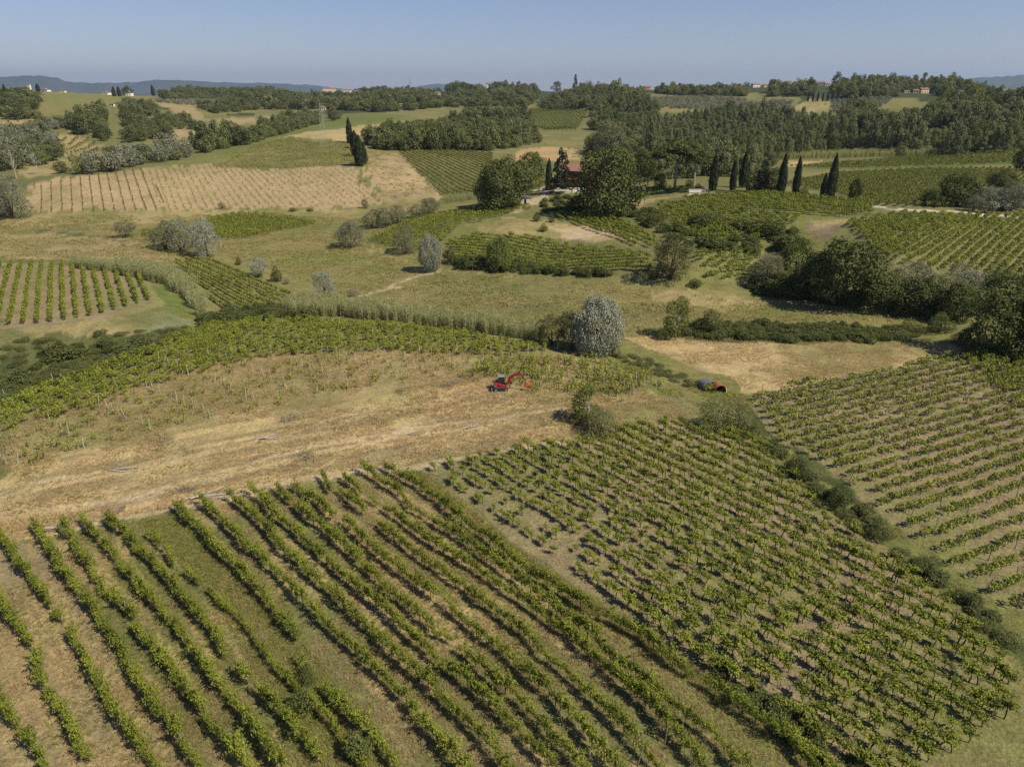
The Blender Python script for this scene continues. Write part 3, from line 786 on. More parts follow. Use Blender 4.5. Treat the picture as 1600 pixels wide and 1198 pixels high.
# vines, in metres: length along x
def vine_hedge(rng, v):
    """one trellised vine of a leafy row"""
    L_ = rng.uniform(1.5, 1.9); k = 8
    cl = np.stack([np.linspace(-L_ / 2, L_ / 2, k), rng.normal(0, .14, k), rng.uniform(.75, 1.3, k)], 1)
    rad = np.stack([rng.uniform(.22, .32, k), rng.uniform(.18, .36, k), rng.uniform(.26, .48, k)], 1)
    P, Nn = blobs(cl, rad, 560, rng, up=.3, noise=.42)
    sp = []; sn = []
    for q in range(17):                                           # canes that stand out of the row
        c = cl[rng.integers(k)] + [0, 0, rng.uniform(0, .3)]
        d = unit(np.array([rng.normal() * .6, rng.normal() * .9, rng.uniform(.1, 1.0)])); ln = rng.uniform(.45, .95)
        for s in np.linspace(.3, 1, 11):
            p = c + d * ln * s + [0, 0, -.25 * s * s * ln]; sp.append(p + rng.normal(size=3) * .05); sn.append(unit(UP + rng.normal(size=3) * .6))
    P = np.vstack([P, sp]); Nn = np.vstack([Nn, sn])
    P[:, 2] = np.maximum(P[:, 2], .12)
    crown = leaf_mesh('vine_foliage', P, Nn, .063 * rng.uniform(.6, 1.25, len(P)), .85, rng, M['vine'])
    tr = limb_mesh('vine_trunk', [([(0, 0, -.1), (.05, .03, .4), (-.02, 0, .85)], [.04, .035, .03]), ([(-.02, 0, .85), (.4, .02, .95), (.7, 0, 1.0)], [.025, .018, .01]),
                                  ([(-.02, 0, .85), (-.4, .02, .95), (-.7, 0, 1.0)], [.025, .018, .01])], M['vine_wood'])
    return tr, crown
def vine_head(rng, v):
    """a free-standing vine: bare bent trunk under a tuft of canes"""
    h = rng.uniform(.65, .85); lean = rng.normal(0, .12, 2); sp = []; sn = []
    top = np.array([lean[0], lean[1], h]); limbs = [([(0, 0, -.1), (lean[0] * .2 + rng.normal() * .05, lean[1] * .3, h * .5), tuple(top)], [.05, .042, .035])]
    full = rng.uniform(.7, 1.3)
    for q in range(int(26 * full) + 7):
        d = unit(np.array([rng.normal() * 1.0, rng.normal() * .55, rng.uniform(.25, 1.1)])); ln = rng.uniform(.35, .9) * (.75 + .25 * full)
        if q < 5: limbs.append(([tuple(top), tuple(top + d * ln * .8)], [.02, .007]))
        for s in np.linspace(.2, 1, 13):
            sp.append(top + d * ln * s + [0, 0, -.16 * s * s * ln] + rng.normal(size=3) * .06); sn.append(unit(UP * .8 + d * .4 + rng.normal(size=3) * .6))
    P = np.array(sp); Nn = np.array(sn)
    return (limb_mesh('vine_trunk', limbs, M['vine_wood']), leaf_mesh('vine_foliage', P, Nn, .063 * rng.uniform(.6, 1.25, len(P)), .85, rng, M['vine']))
def vine_bush(rng, n, size, sx, sy, sz, z0, mat):
    k = 6
    cl = np.stack([rng.uniform(-.5, .5, k) * sx, rng.normal(0, .12, k) * sy, z0 + rng.uniform(-.15, .25, k) * sz], 1)
    rad = np.stack([np.full(k, .28 * sx), np.full(k, .42 * sy), np.full(k, .42 * sz)], 1)
    P, Nn = blobs(cl, rad, n, rng, up=.5); P[:, 2] = np.maximum(P[:, 2], .1)
    return (limb_mesh('vine_trunk', [([(0, 0, -.1), (.03, 0, z0)], [.04, .03])], M['vine_wood'], 4),
            leaf_mesh('vine_foliage', P, Nn, size * rng.uniform(.6, 1.3, len(P)), .85, rng, mat))
r2 = np.random.default_rng(8)
VINE = {'hedge': [vine_hedge(r2, v) for v in range(12)], 'head': [vine_head(r2, v) for v in range(14)],
        'far': [vine_bush(r2, 44, .17, 1.3, .9, .8, 1.0, M['vine_far']) for v in range(6)],
        'mid': [vine_bush(r2, 90, .12, 1.2, .9, .9, .95, M['vine']) for v in range(6)],
        'small': [vine_bush(r2, 34, .085, .8, .7, .8, .55, M['vine']) for v in range(8)]}

def grass_tuft(rng, n, h, spread, mat, w=.02):
    V = []; F = []; tint = []
    for i in range(n):
        a = rng.uniform(0, 6.28); b = rng.uniform(0, 6.28); r0 = rng.uniform(0, spread); hh = h * rng.uniform(.55, 1.1)
        base = np.array([math.cos(a) * r0, math.sin(a) * r0, -.03]); lean = np.array([math.cos(b), math.sin(b), 0]) * hh * rng.uniform(.4, 1.3)
        side = np.array([-math.sin(b), math.cos(b), 0]) * w * rng.uniform(.6, 1.4)
        k = len(V); mid = base + lean * .35 + UP * hh * .6; tip = base + lean + UP * hh
        V += [base - side, base + side, mid + side * .7, mid - side * .7, tip + side * .1, tip - side * .1]
        F += [(k, k + 1, k + 2, k + 3), (k + 3, k + 2, k + 4, k + 5)]; t = rng.uniform(); tint += [t, t]
    me = np_mesh('grass_tuft', V, F, tint); me.materials.append(mat); return me
def reed_clump(rng, mat):
    P = []; A = []
    for i in range(22):
        a = rng.uniform(0, 6.28); r0 = rng.uniform(0, .8); hh = rng.uniform(2.6, 3.9); b = np.array([math.cos(a) * r0, math.sin(a) * r0, 0]); ln = np.array([rng.normal() * .35, rng.normal() * .35, 0])
        for t in np.linspace(.12, 1, 9):
            P.append(b + ln * t * t + UP * hh * t + rng.normal(size=3) * .06); d = rng.normal(size=3) * .7 + [0, 0, .9]; A.append(unit(d))
    P = np.array(P); A = np.array(A); n = len(P)
    return leaf_mesh('reed_clump', P, unit(rng.normal(size=(n, 3)) + [.2, -.2, .5]), .30 * rng.uniform(.6, 1.2, n), .2, rng, mat, along=A, curl=.1)
GRASS = {'straw': [grass_tuft(r2, 18, .34, .4, M['straw'], .018) for _ in range(5)], 'green': [grass_tuft(r2, 18, .32, .38, M['green_grass'], .022) for _ in range(5)],
         'reed': [reed_clump(r2, M['reed']) for _ in range(5)]}

# ------------------------------------------------------------------ scattered stuff (geometry nodes over a point mesh)
def joined(tr, cr, name):
    """trunk and crown of one shape as one mesh for scattering"""
    V = []; F4 = []; mats = []; tint = []; base = 0
    co = np.empty(len(cr.vertices) * 3, np.float32); cr.vertices.foreach_get('co', co)
    V = [tuple(v.co) for v in tr.vertices] if tr else []
    faces = [tuple(p.vertices) for p in tr.polygons] if tr else []
    nb = len(V); nf = len(faces)
    me = bpy.data.meshes.new(name)
    me.from_pydata(V + [tuple(c) for c in co.reshape(-1, 3)], [], faces + [tuple(i + nb for i in p.vertices) for p in cr.polygons])
    if tr: me.materials.append(tr.materials[0])
    me.materials.append(cr.materials[0])
    mi = np.zeros(len(me.polygons), np.int32); mi[nf:] = 1 if tr else 0
    me.polygons.foreach_set('material_index', mi)
    t = np.zeros(len(me.polygons), np.float32); src = np.empty(len(cr.polygons), np.float32)
    cr.attributes['tint'].data.foreach_get('value', src); t[nf:] = src
    a = me.attributes.new('tint', 'FLOAT', 'FACE'); a.data.foreach_set('value', t); me.update()
    return me
_coll = {}
def shape_collection(key, meshes):
    if key not in _coll:
        c = bpy.data.collections.new(key)
        for i, me in enumerate(meshes):
            c.objects.link(bpy.data.objects.new('%s.%03d' % (key, i + 1), me))
        _coll[key] = c
    return _coll[key]
def scatter(name, key, meshes, pos, rz, sc, mat, label=None, cat=None, tilt=None):
    n = len(pos)
    if n == 0: return None
    me = bpy.data.meshes.new(name); me.vertices.add(n); me.vertices.foreach_set('co', np.asarray(pos, np.float32).ravel())
    sc = np.asarray(sc, float); sc = np.repeat(sc[:, None], 3, 1) if sc.ndim == 1 else sc
    rot = np.zeros((n, 3)); rot[:, 2] = rz
    if tilt is not None: rot[:, :2] = tilt
    a = me.attributes.new('rot', 'FLOAT_VECTOR', 'POINT'); a.data.foreach_set('vector', rot.astype(np.float32).ravel())
    a = me.attributes.new('sc', 'FLOAT_VECTOR', 'POINT'); a.data.foreach_set('vector', sc.astype(np.float32).ravel())
    a = me.attributes.new('pick', 'INT', 'POINT'); a.data.foreach_set('value', RNG.integers(0, len(meshes), n).astype(np.int32))
    me.materials.append(mat)
    o = link(name, me); tag(o, label, cat, None, 'stuff')
    ng = bpy.data.node_groups.new('scatter_' + key, 'GeometryNodeTree')
    ng.interface.new_socket('Geometry', in_out='INPUT', socket_type='NodeSocketGeometry')
    ng.interface.new_socket('Geometry', in_out='OUTPUT', socket_type='NodeSocketGeometry')
    N, L = ng.nodes, ng.links
    gi = N.new('NodeGroupInput'); go = N.new('NodeGroupOutput'); ip = N.new('GeometryNodeInstanceOnPoints'); ci = N.new('GeometryNodeCollectionInfo')
    ci.inputs['Collection'].default_value = shape_collection(key, meshes); ci.inputs['Separate Children'].default_value = True; ci.inputs['Reset Children'].default_value = True
    ip.inputs['Pick Instance'].default_value = True
    def attr(nm, dt):
        q = N.new('GeometryNodeInputNamedAttribute'); q.data_type = dt; q.inputs['Name'].default_value = nm; return q
    ar = attr('rot', 'FLOAT_VECTOR'); asc = attr('sc', 'FLOAT_VECTOR'); ap = attr('pick', 'INT')
    e2r = N.new('FunctionNodeEulerToRotation')
    L.new(gi.outputs[0], ip.inputs['Points']); L.new(ci.outputs[0], ip.inputs['Instance'])
    L.new(ar.outputs[0], e2r.inputs[0]); L.new(e2r.outputs[0], ip.inputs['Rotation'])
    L.new(asc.outputs[0], ip.inputs['Scale']); L.new(ap.outputs[0], ip.inputs['Instance Index'])
    L.new(ip.outputs[0], go.inputs[0])
    md = o.modifiers.new('scatter', 'NODES'); md.node_group = ng
    return o
def with_z(p, dz=0.0): return np.concatenate([p, (hz(p[:, 0], p[:, 1]) + dz)[:, None]], 1)
# ------------------------------------------------------------------ vineyards
def to_pix(x, y, z):
    dz = z - CAM_H; d = y * CP - dz * SP
    u = y * SP + dz * CP
    return 800 + FPX * x / d, 599 - FPX * u / d, d
ORD = ['first', 'second', 'third', 'fourth', 'fifth', 'sixth', 'seventh', 'eighth', 'ninth', 'tenth', 'eleventh', 'twelfth', 'thirteenth', 'fourteenth',
       'fifteenth', 'sixteenth', 'seventeenth', 'eighteenth', 'nineteenth', 'twentieth']
ROWS_A = [
 [[(-60,1000),(0,1093),(15,1123),(42,1158),(75,1215)]],
 [[(-20,910),(0,938),(20,973),(50,1013)],[(62,1046),(70,1062)],[(78,1088),(92,1105),(112,1148),(140,1190)]],
 [[(-60,770),(0,838),(20,870),(40,897),(62,922),(90,968),(110,998),(132,1040),(155,1073),(182,1118),(207,1153),(240,1200)]],
 [[(62,835),(87,875),(112,914),(132,940),(160,978),(190,1018),(207,1053),(240,1110),(270,1145),(290,1175),(310,1205)]],
 [[(107,832),(117,858)],[(130,872),(150,905),(180,943),(207,968)],[(215,992),(250,1030),(275,1060),(300,1095),(332,1143),(360,1175),(385,1210)]],
 [[(132,822),(160,852),(185,880)],[(195,895),(225,928),(265,973),(290,1003),(315,1038),(337,1068),(370,1110),(397,1148),(440,1205)]],
 [[(172,822),(200,842),(225,875),(262,910),(287,940),(315,973),(340,1003),(362,1035)],[(385,1068),(405,1085),(430,1112),(457,1138),(500,1190)]],
 [[(235,845),(257,862)],[(268,876),(272,884)],[(300,905),(332,932)],[(335,935),(362,963)],[(380,975),(400,1008),(425,1038),(467,1088),(487,1105),(520,1140),(565,1205)]],
 [[(282,802),(307,830),(335,860),(362,885),(390,912),(425,953),(445,983),(460,1003)],[(477,1045),(482,1052)],[(515,1090),(555,1130),(585,1163),(620,1210)]],
 [[(322,797),(355,825),(390,865),(420,888),(445,912),(475,943),(507,980),(532,1005),(560,1028),(585,1053),(612,1078),(640,1113),(670,1150),(700,1180),(730,1215)]],
 [[(367,787),(397,812),(432,852),(455,877)],[(465,882),(490,910),(525,938),(555,973),(585,998),(615,1030),(650,1060),(675,1080),(705,1110),(745,1153),(775,1185),(800,1215)]],
 [[(400,777),(422,802),(450,827),(480,855),(507,877),(535,905),(570,935),(600,960),(625,985),(655,1013),(682,1040),(712,1063),(735,1083),(762,1105),(797,1138),(850,1195),(870,1215)]],
 [[(437,774),(467,800),(487,820)],[(500,828),(525,847),(555,880),(582,908),(620,943),(650,965),(675,990),(705,1010),(737,1040),(770,1068),(797,1090),(850,1145),(910,1210)]],
 [[(467,772),(500,795),(517,812)],[(548,830),(580,860),(607,885)],[(622,900),(660,923),(695,953),(727,980),(757,1005),(790,1030),(850,1085),(900,1135),(960,1210)]],
 [[(507,754),(515,770)],[(535,777),(565,802)],[(595,830),(625,855),(662,882),(695,905),(730,928),(760,953),(797,978),(850,1030),(900,1075),(960,1130),(1030,1210)]],
 [[(540,754),(560,772)],[(585,790),(607,805),(630,822),(662,845),(695,867),(727,887),(755,905),(790,928),(840,965),(900,1010),(960,1065),(1020,1115),(1100,1210)]],
 [[(575,744),(600,762),(622,777),(645,800),(675,820),(705,840),(735,860),(762,880),(810,915),(860,955),(920,1000)],[(935,1020),(1000,1070),(1060,1120),(1120,1165),(1160,1210)]],
 [[(607,738),(625,750),(662,772),(695,795),(722,820),(750,840),(780,862),(825,905),(875,930),(912,953),(940,970),(975,990),(1015,1010),(1050,1043),(1100,1075),(1132,1095),(1170,1123),(1230,1170),(1270,1215)]],
]
HEADS = []                                      # (x, y, rz, kind, scale, label)
def along(line, step):
    seg = np.linalg.norm(np.diff(line, axis=0), axis=1); s = np.concatenate([[0], np.cumsum(seg)])
    n = max(1, int(round(s[-1] / step))); q = np.linspace(0, s[-1], n + 1)
    if n == 1 and s[-1] < step * .6: q = np.array([s[-1] / 2])
    x = np.interp(q, s, line[:, 0]); y = np.interp(q, s, line[:, 1])
    e = .4; x2 = np.interp(np.clip(q + e, 0, s[-1]), s, line[:, 0]) - np.interp(np.clip(q - e, 0, s[-1]), s, line[:, 0])
    y2 = np.interp(np.clip(q + e, 0, s[-1]), s, line[:, 1]) - np.interp(np.clip(q - e, 0, s[-1]), s, line[:, 1])
    return x, y, np.arctan2(y2, x2)
for ri, segs in enumerate(ROWS_A):
    for sg in segs:
        x, y, a = along(gline(sg, 2), 1.22)
        for i in range(len(x)):
            if RNG.uniform() < .03: continue
            thin = 1.0 if ri != 7 else .75
            s = RNG.uniform(.75, 1.25) * thin
            HEADS.append((x[i] + RNG.normal() * .08, y[i] + RNG.normal() * .08, a[i] + (math.pi if RNG.uniform() < .5 else 0), 'hedge', s,
                          'leafy trellised grapevine in the %s row of the foreground block' % ORD[ri], 'trellised vines of the foreground block'))
def row_lines(poly, p0, p1, spacing):
    a = ground(*p0); b = ground(*p1); d = (b - a) / np.linalg.norm(b - a); n = np.array([-d[1], d[0]])
    q = poly - a; lo, hi = (q @ n).min(), (q @ n).max(); l0, l1 = (q @ d).min(), (q @ d).max()
    for k in range(int(math.floor(lo / spacing)), int(math.ceil(hi / spacing)) + 1):
        yield k, a + n * k * spacing, d, l0, l1
def row_plants(poly, p0, p1, spacing, step, jit=.12, keep=.95, rng=RNG):
    X = []; K = []; ang = 0
    for k, o, d, l0, l1 in row_lines(poly, p0, p1, spacing):
        t = np.arange(l0, l1, step); t = t + rng.normal(size=len(t)) * jit
        p = o[None] + t[:, None] * d[None] + rng.normal(size=(len(t), 2)) * jit * .6
        m = inside(poly, p[:, 0], p[:, 1]) & (rng.uniform(size=len(t)) < keep)
        X.append(p[m]); K += [k] * int(m.sum()); ang = math.atan2(d[1], d[0])
    return np.concatenate(X), np.array(K), ang
# block of free-standing vines
pB = gpoly([(668,733),(760,712),(870,696),(1000,668),(1058,655),(1120,665),(1200,703),(1290,808),(1395,873),(1475,948),(1600,1068),(1590,1110),(1530,1150),(1440,1210),(1380,1260),(1260,1190),(1120,1050),(960,942),(800,826)], 3)
XB, KB, aB = row_plants(pB, (672,733), (1120,1043), 2.0, .82, .17, .95)
kk = sorted(set(KB)); order_b = {k: i for i, k in enumerate(sorted(kk, reverse=(abs(kk[0]) > abs(kk[-1])) == False))}
if abs(kk[0]) < abs(kk[-1]): order_b = {k: i for i, k in enumerate(kk)}
else: order_b = {k: i for i, k in enumerate(reversed(kk))}
dens_b = fbm(XB[:, 0], XB[:, 1], 14, 77, 3)
edge_b = np.array([order_b[k] for k in KB])
for (x, y), k, dn, ed in zip(XB, KB, dens_b, edge_b):
    if dn < .33 and RNG.uniform() < .25: continue
    if ed < 3 and y > 52 and RNG.uniform() < .35: continue
    s = RNG.uniform(.74, 1.26) * (.86 if (ed < 6 and y > 50) else 1.0) * (1.1 if y < 55 else 1.02)
    i = order_b[k]
    HEADS.append((x, y, aB + RNG.normal() * .45 + (math.pi if RNG.uniform() < .5 else 0), 'head', s,
                  'small standing grapevine with bare trunk in the %s row beyond the bramble strip' % (ORD[i] if i < 20 else 'far'), 'standing vines beyond the bramble strip'))
def in_frame(x, y, z, pad=15):
    u, v, d = to_pix(x, y, z); return (u > -pad) & (u < 1600 + pad) & (v > 0) & (v < 1198 + pad)
HX = np.array([h[:2] for h in HEADS]); HZ = hz(HX[:, 0], HX[:, 1])
dist = np.sqrt(HX[:, 0] ** 2 + HX[:, 1] ** 2 + (CAM_H - HZ) ** 2)
size = np.array([1.5 if h[3] == 'hedge' else 1.0 for h in HEADS])
vis = in_frame(HX[:, 0], HX[:, 1], HZ + .6, 0)
rank = np.where(vis, size / dist, 0); pick = np.argsort(-rank)[:300]; picked = np.zeros(len(HEADS), bool); picked[pick] = True
for i in np.nonzero(picked)[0]:
    x, y, rz, kind, s, lab, grp = HEADS[i]
    tr, cr = VINE[kind][RNG.integers(len(VINE[kind]))]
    o = tag(empty('grapevine', (x, y, float(HZ[i])), rz, (s, s * (.72 if kind == 'hedge' else 1), s * RNG.uniform(.92, 1.1))), lab, 'grapevine', grp)
    link('trunk', tr, None, o); link('foliage', cr, None, o)
JOINED = {k: [joined(a, b, 'vine_' + k) for a, b in v] for k, v in VINE.items()}
for kind, nm, lab in (('hedge', 'trellised_vines', 'more leafy grapevines filling the trellised foreground rows'), ('head', 'standing_vines', 'more small standing grapevines covering the block beyond the brambles')):
    ids = [i for i in range(len(HEADS)) if not picked[i] and HEADS[i][3] == kind]
    scatter(nm, 'vine_' + kind, JOINED[kind], [(HEADS[i][0], HEADS[i][1], HZ[i]) for i in ids], [HEADS[i][2] for i in ids], [(HEADS[i][4], HEADS[i][4] * (.72 if kind == 'hedge' else 1), HEADS[i][4]) for i in ids], M['vine'], lab, 'grapevines')
print('vines', len(HEADS), 'near picked', picked.sum())

def far_vines(name, pix, p0, p1, spacing, step, key, s=(.8, 1.1), keep=.95, label=None, jit=.15, noise_thr=None):
    poly = gpoly(pix, 3); X, K, a = row_plants(poly, p0, p1, spacing, step, jit, keep)
    if noise_thr is not None:
        m = fbm(X[:, 0], X[:, 1], 10, 91, 3) > noise_thr; X = X[m]
    if len(X) > 9000: X = X[RNG.choice(len(X), 9000, replace=False)]
    sc = RNG.uniform(s[0], s[1], len(X))
    print(name, len(X))
    scatter(name, 'vine_' + key, JOINED[key], with_z(X), a + RNG.integers(0, 2, len(X)) * math.pi + RNG.normal(size=len(X)) * .1, sc, M['vine'], label, 'grapevines')
far_vines('grapevines', [(1170,622),(1260,600),(1400,574),(1510,552),(1700,528),(1900,500),(1900,1100),(1600,958),(1535,922),(1485,882),(1405,815),(1345,765),(1295,725),(1218,692)], (1312,730), (1415,703), 2.05, 1.05, 'mid', (.72, 1.0), .92,
          'rows of low grapevines on brown soil beyond the ditch', .2)
far_vines('grapevines', [(1500,560),(1600,548),(1720,532),(1800,520),(1800,640),(1600,640),(1540,600)], (1312,730), (1415,703), 1.5, 1.1, 'mid', (.8, 1.1), .8, 'dense grapevines at the thicket end of the far block', .3)
far_vines('grapevines', [(-30,412),(150,414),(220,432),(236,470),(160,492),(60,508),(-40,512)], (98,416), (101,500), 2.2, .95, 'mid', (.8, 1.1), .9, 'rows of tall grapevines on the field beside the reeds', .12)
far_vines('grapevines', [(272,410),(335,407),(400,438),(478,468),(460,484),(348,488),(310,450)], (330,418), (440,468), 2.5, 1.0, 'mid', (.85, 1.1), .96, 'dense grapevines between reeds and meadow')
far_vines('grapevines', [(325,342),(380,335),(440,338),(496,350),(440,362),(380,374),(340,376),(225,370),(225,362),(320,358)], (345,368), (480,350), 2.2, 1.0, 'mid', (.85, 1.1), .95, 'dense grapevines behind the three rounded trees')
far_vines('grapevines', [(622,240),(700,236),(770,241),(764,300),(748,305),(692,307)], (640,240), (742,290), 2.9, 1.3, 'far', (.9, 1.1), .96, 'rows of grapevines on the hillside beneath the wood', .1)
far_vines('grapevines', [(575,376),(650,343),(740,326),(800,318),(835,326),(745,348),(720,352),(692,378),(660,392),(620,388)], (600,375), (700,345), 2.0, 1.2, 'mid', (.8, 1.1), .9, 'leafy grapevines on the slope below the big tree', .3)
far_vines('grapevines', [(700,380),(740,370),(830,372),(900,388),(960,392),(1018,402),(1018,424),(940,426),(800,420),(720,408)], (760,400), (950,412), 2.0, 1.1, 'mid', (.9, 1.2), .95, 'dense grapevines at the foot of the house hill', .3)
far_vines('grapevines', [(862,336),(920,334),(980,350),(1020,372),(1025,388),(985,384),(930,362),(880,346)], (900,345), (1000,380), 2.0, 1.2, 'mid', (.9, 1.2), .93, 'grapevines on the knoll under the big oak', .3)
far_vines('grapevines', [(1062,314),(1120,303),(1220,304),(1364,320),(1360,336),(1300,340),(1180,330),(1110,324)], (1120,316), (1300,326), 2.1, 1.2, 'mid', (.9, 1.25), .95, 'dense grapevines on the terrace below the cypresses', .25)
far_vines('grapevines', [(985,300),(1080,294),(1085,300),(1020,306),(985,318)], (1000,304), (1070,298), 2.2, 1.3, 'mid', (.8, 1.1), .9, 'grapevines beneath the umbrella pines', .25)
far_vines('grapevines', [(1030,318),(1110,322),(1180,334),(1250,342),(1240,350),(1210,356),(1200,372),(1120,384),(1060,366),(1030,338)], (1060,330), (1200,345), 2.0, 1.2, 'mid', (.9, 1.35), .88, 'straggling grapevines on the overgrown terraces', .5)
far_vines('grapevines', [(1085,398),(1190,392),(1186,436),(1100,438)], (1100,420), (1180,412), 2.0, 1.2, 'mid', (.9, 1.15), .92, 'small plot of grapevines in the hollow between thickets', .3)
far_vines('grapevines', [(1320,350),(1400,336),(1640,342),(1640,432),(1500,425),(1410,418),(1370,400)], (1407,392), (1465,360), 1.85, 1.1, 'mid', (.95, 1.3), .9, 'rows of grapevines on the slope under the gravel track', .2)
far_vines('grapevines', [(1225,290),(1300,272),(1450,266),(1640,264),(1640,300),(1470,326),(1350,322),(1310,304)], (1350,307), (1450,272), 2.3, 1.2, 'far', (.9, 1.2), .9, 'rows of grapevines in the valley behind the cypresses', .15)
far_vines('grapevines', [(1230,262),(1500,241),(1640,236),(1640,256),(1290,265)], (1250,262), (1580,246), 3.0, 1.6, 'far', (.9, 1.2), .93, 'strip of dense grapevines before the poplar wood', .2)
far_vines('grapevines', [(800,176),(830,170),(922,172),(900,203),(850,204)], (850,176), (890,202), 4.0, 1.8, 'far', (1.0, 1.3), .95, 'far grapevine field framed by woods', .2)
far_vines('grapevines', [(50,294),(120,276),(220,264),(255,300),(258,330),(60,333)], (96,284), (97,330), 3.4, 1.3, 'far', (.38, .6), .9, 'widely spaced green rows on the tan hillside', .15)
far_vines('grapevines', [(220,268),(335,256),(560,268),(598,320),(400,328),(258,330)], (420,275), (470,322), 2.6, 1.7, 'small', (.6, 1.1), .7, 'thin young vines on the tan hillside', .3)
far_vines('grapevines', [(0,176),(38,177),(42,190),(0,194)], (12,178), (14,192), 6.0, 2.0, 'far', (.9, 1.3), .9, 'small striped vineyard beneath the far wood', .2)
far_vines('grapevines', [(85,213),(112,206),(158,228),(150,243),(92,245)], (100,240), (140,218), 7, 5, 'far', (1.2, 1.9), .9, 'young orchard plants in a grid on a brown slope', .3)
# abandoned vineyard
far_vines('overgrown_vines', [(-20,640),(120,588),(240,543),(330,508),(500,502),(700,518),(860,548),(770,556),(560,550),(400,560),(220,610),(70,662),(-20,682)], (300,560), (420,505), 1.55, .95, 'mid', (.62, 1.05), .95, 'overgrown grapevines along the crest above the reeds', .45)
far_vines('overgrown_vines', [(60,664),(220,608),(400,558),(560,548),(770,552),(960,566),(1040,606),(960,640),(880,612),(700,590),(520,618),(300,660),(80,720)], (300,560), (420,505), 2.1, 1.4, 'small', (.7, 1.5), .62, 'scattered abandoned vines in dry grass', .7)
far_vines('overgrown_vines', [(780,556),(960,566),(1040,604),(960,622),(880,618),(800,612),(720,590)], (300,560), (420,505), 1.7, 1.0, 'small', (1.0, 1.75), .85, 'low vines in dry grass around the excavator', .6)
far_vines('overgrown_vines', [(-10,690),(120,650),(160,655),(120,700),(0,745)], (300,560), (420,505), 2.0, 1.3, 'small', (.9, 1.4), .6, 'low vines at the photo edge in dry grass', .4)

# ------------------------------------------------------------------ woods and other stuff
def P_joined(kind): 
    if kind not in JOINED: JOINED[kind] = [joined(a, b, kind) for a, b in PROTO[kind]]
    return JOINED[kind]
HOUSES = ((47, 143, 4.5, 10, 'white tower house on the crest of the green hill', 't'), (71, 141, 12, 4, 'long pale house beside the white tower', 'h'), (98, 142, 8, 3.5, 'small white house on the green hill crest', 'h'),
        (201, 150, 12, 6, 'white barn with red roof on the far ridge', 'h'), (176, 166, 6, 4.5, 'white cottage sunk in the dark wood', 'h'), (166, 148, 12, 4, 'village houses under the blue mountains', 'h'), (262, 147, 5, 3, 'tiny white house right of the stout cypress', 'h'),
        (515, 146, 20, 8, 'big pale farm with red roof on the ridge', 'c'), (541, 146, 15, 6, 'second farm building joined to the big pale farm', 'h'), (560, 147, 12, 5, 'low farm shed at the end of the ridge farm', 'c'), (684, 149, 8, 5, 'white house beside the far wooded top', 'h'),
        (506, 172, 6, 5, 'pale cottage at a bare earth cutting', 'h'), (627, 166, 6, 4, 'pale house half way down the wooded ridge', 'c'), (762, 138, 5, 8, 'white villa on the far wooded hill top', 'h'),
        (886, 140, 10, 5, 'pale house behind the pointed conifer', 'h'), (978, 144, 13, 7, 'cream farmhouse behind the wooded knoll', 'c'), (998, 146, 9, 8, 'white house in the middle of the hamlet', 'h'), (1011, 141, 11, 6, 'red roofed house at the top of the hamlet', 'c'),
        (1152, 137, 11, 5, 'brown roofed house on the village ridge', 'c'), (1180, 137, 12, 6, 'long white house on the village ridge', 'h'), (1196, 137, 8, 5, 'house next to the long white house on the ridge', 'c'),
        (1231, 133, 9, 6, 'white house under the village tower', 'h'), (1246, 132, 4, 9, 'church tower of the ridge village', 't'), (1254, 132, 9, 6, 'tall village house beside the church tower', 'c'), (1266, 133, 13, 6, 'broad white village house with red roof', 'h'), (1283, 134, 9, 6, 'last village house before the dark wood', 'c'), (1292, 135, 7, 5, 'small village house at the wood edge', 'c'),
        (1442, 146, 13, 8, 'pink farmhouse under the dark wooded hill', 'c'), (1430, 146, 8, 6, 'red roofed outbuilding of the pink farmhouse', 'c'), (1416, 145, 8, 3.5, 'low white shed before the pink farmhouse', 'h'), (1499, 146, 9, 5, 'white house in the gap of the dark woods', 'h'),
        (1572, 147, 17, 7, 'large red roofed house among dark trees', 'c'), (1595, 142, 10, 5, 'house cut by the photo edge above the dark wood', 'h'))
HOUSE_AT = [(ground(q[0], q[1]), q[2]) for q in HOUSES] + [(ground(506, 226), 14)]
def clear_of_houses(X):
    az = np.arctan2(X[:, 0], X[:, 1]); r = np.hypot(X[:, 0], X[:, 1]); keep = np.ones(len(X), bool)
    for p, w in HOUSE_AT:
        a0 = math.atan2(p[0], p[1]); r0 = math.hypot(*p); half = w / FPX * r0 * .55 + 5
        keep &= ~((np.abs(az - a0) * r0 < half) & (r > r0 - 420) & (r < r0 + 10))
    return X[keep]
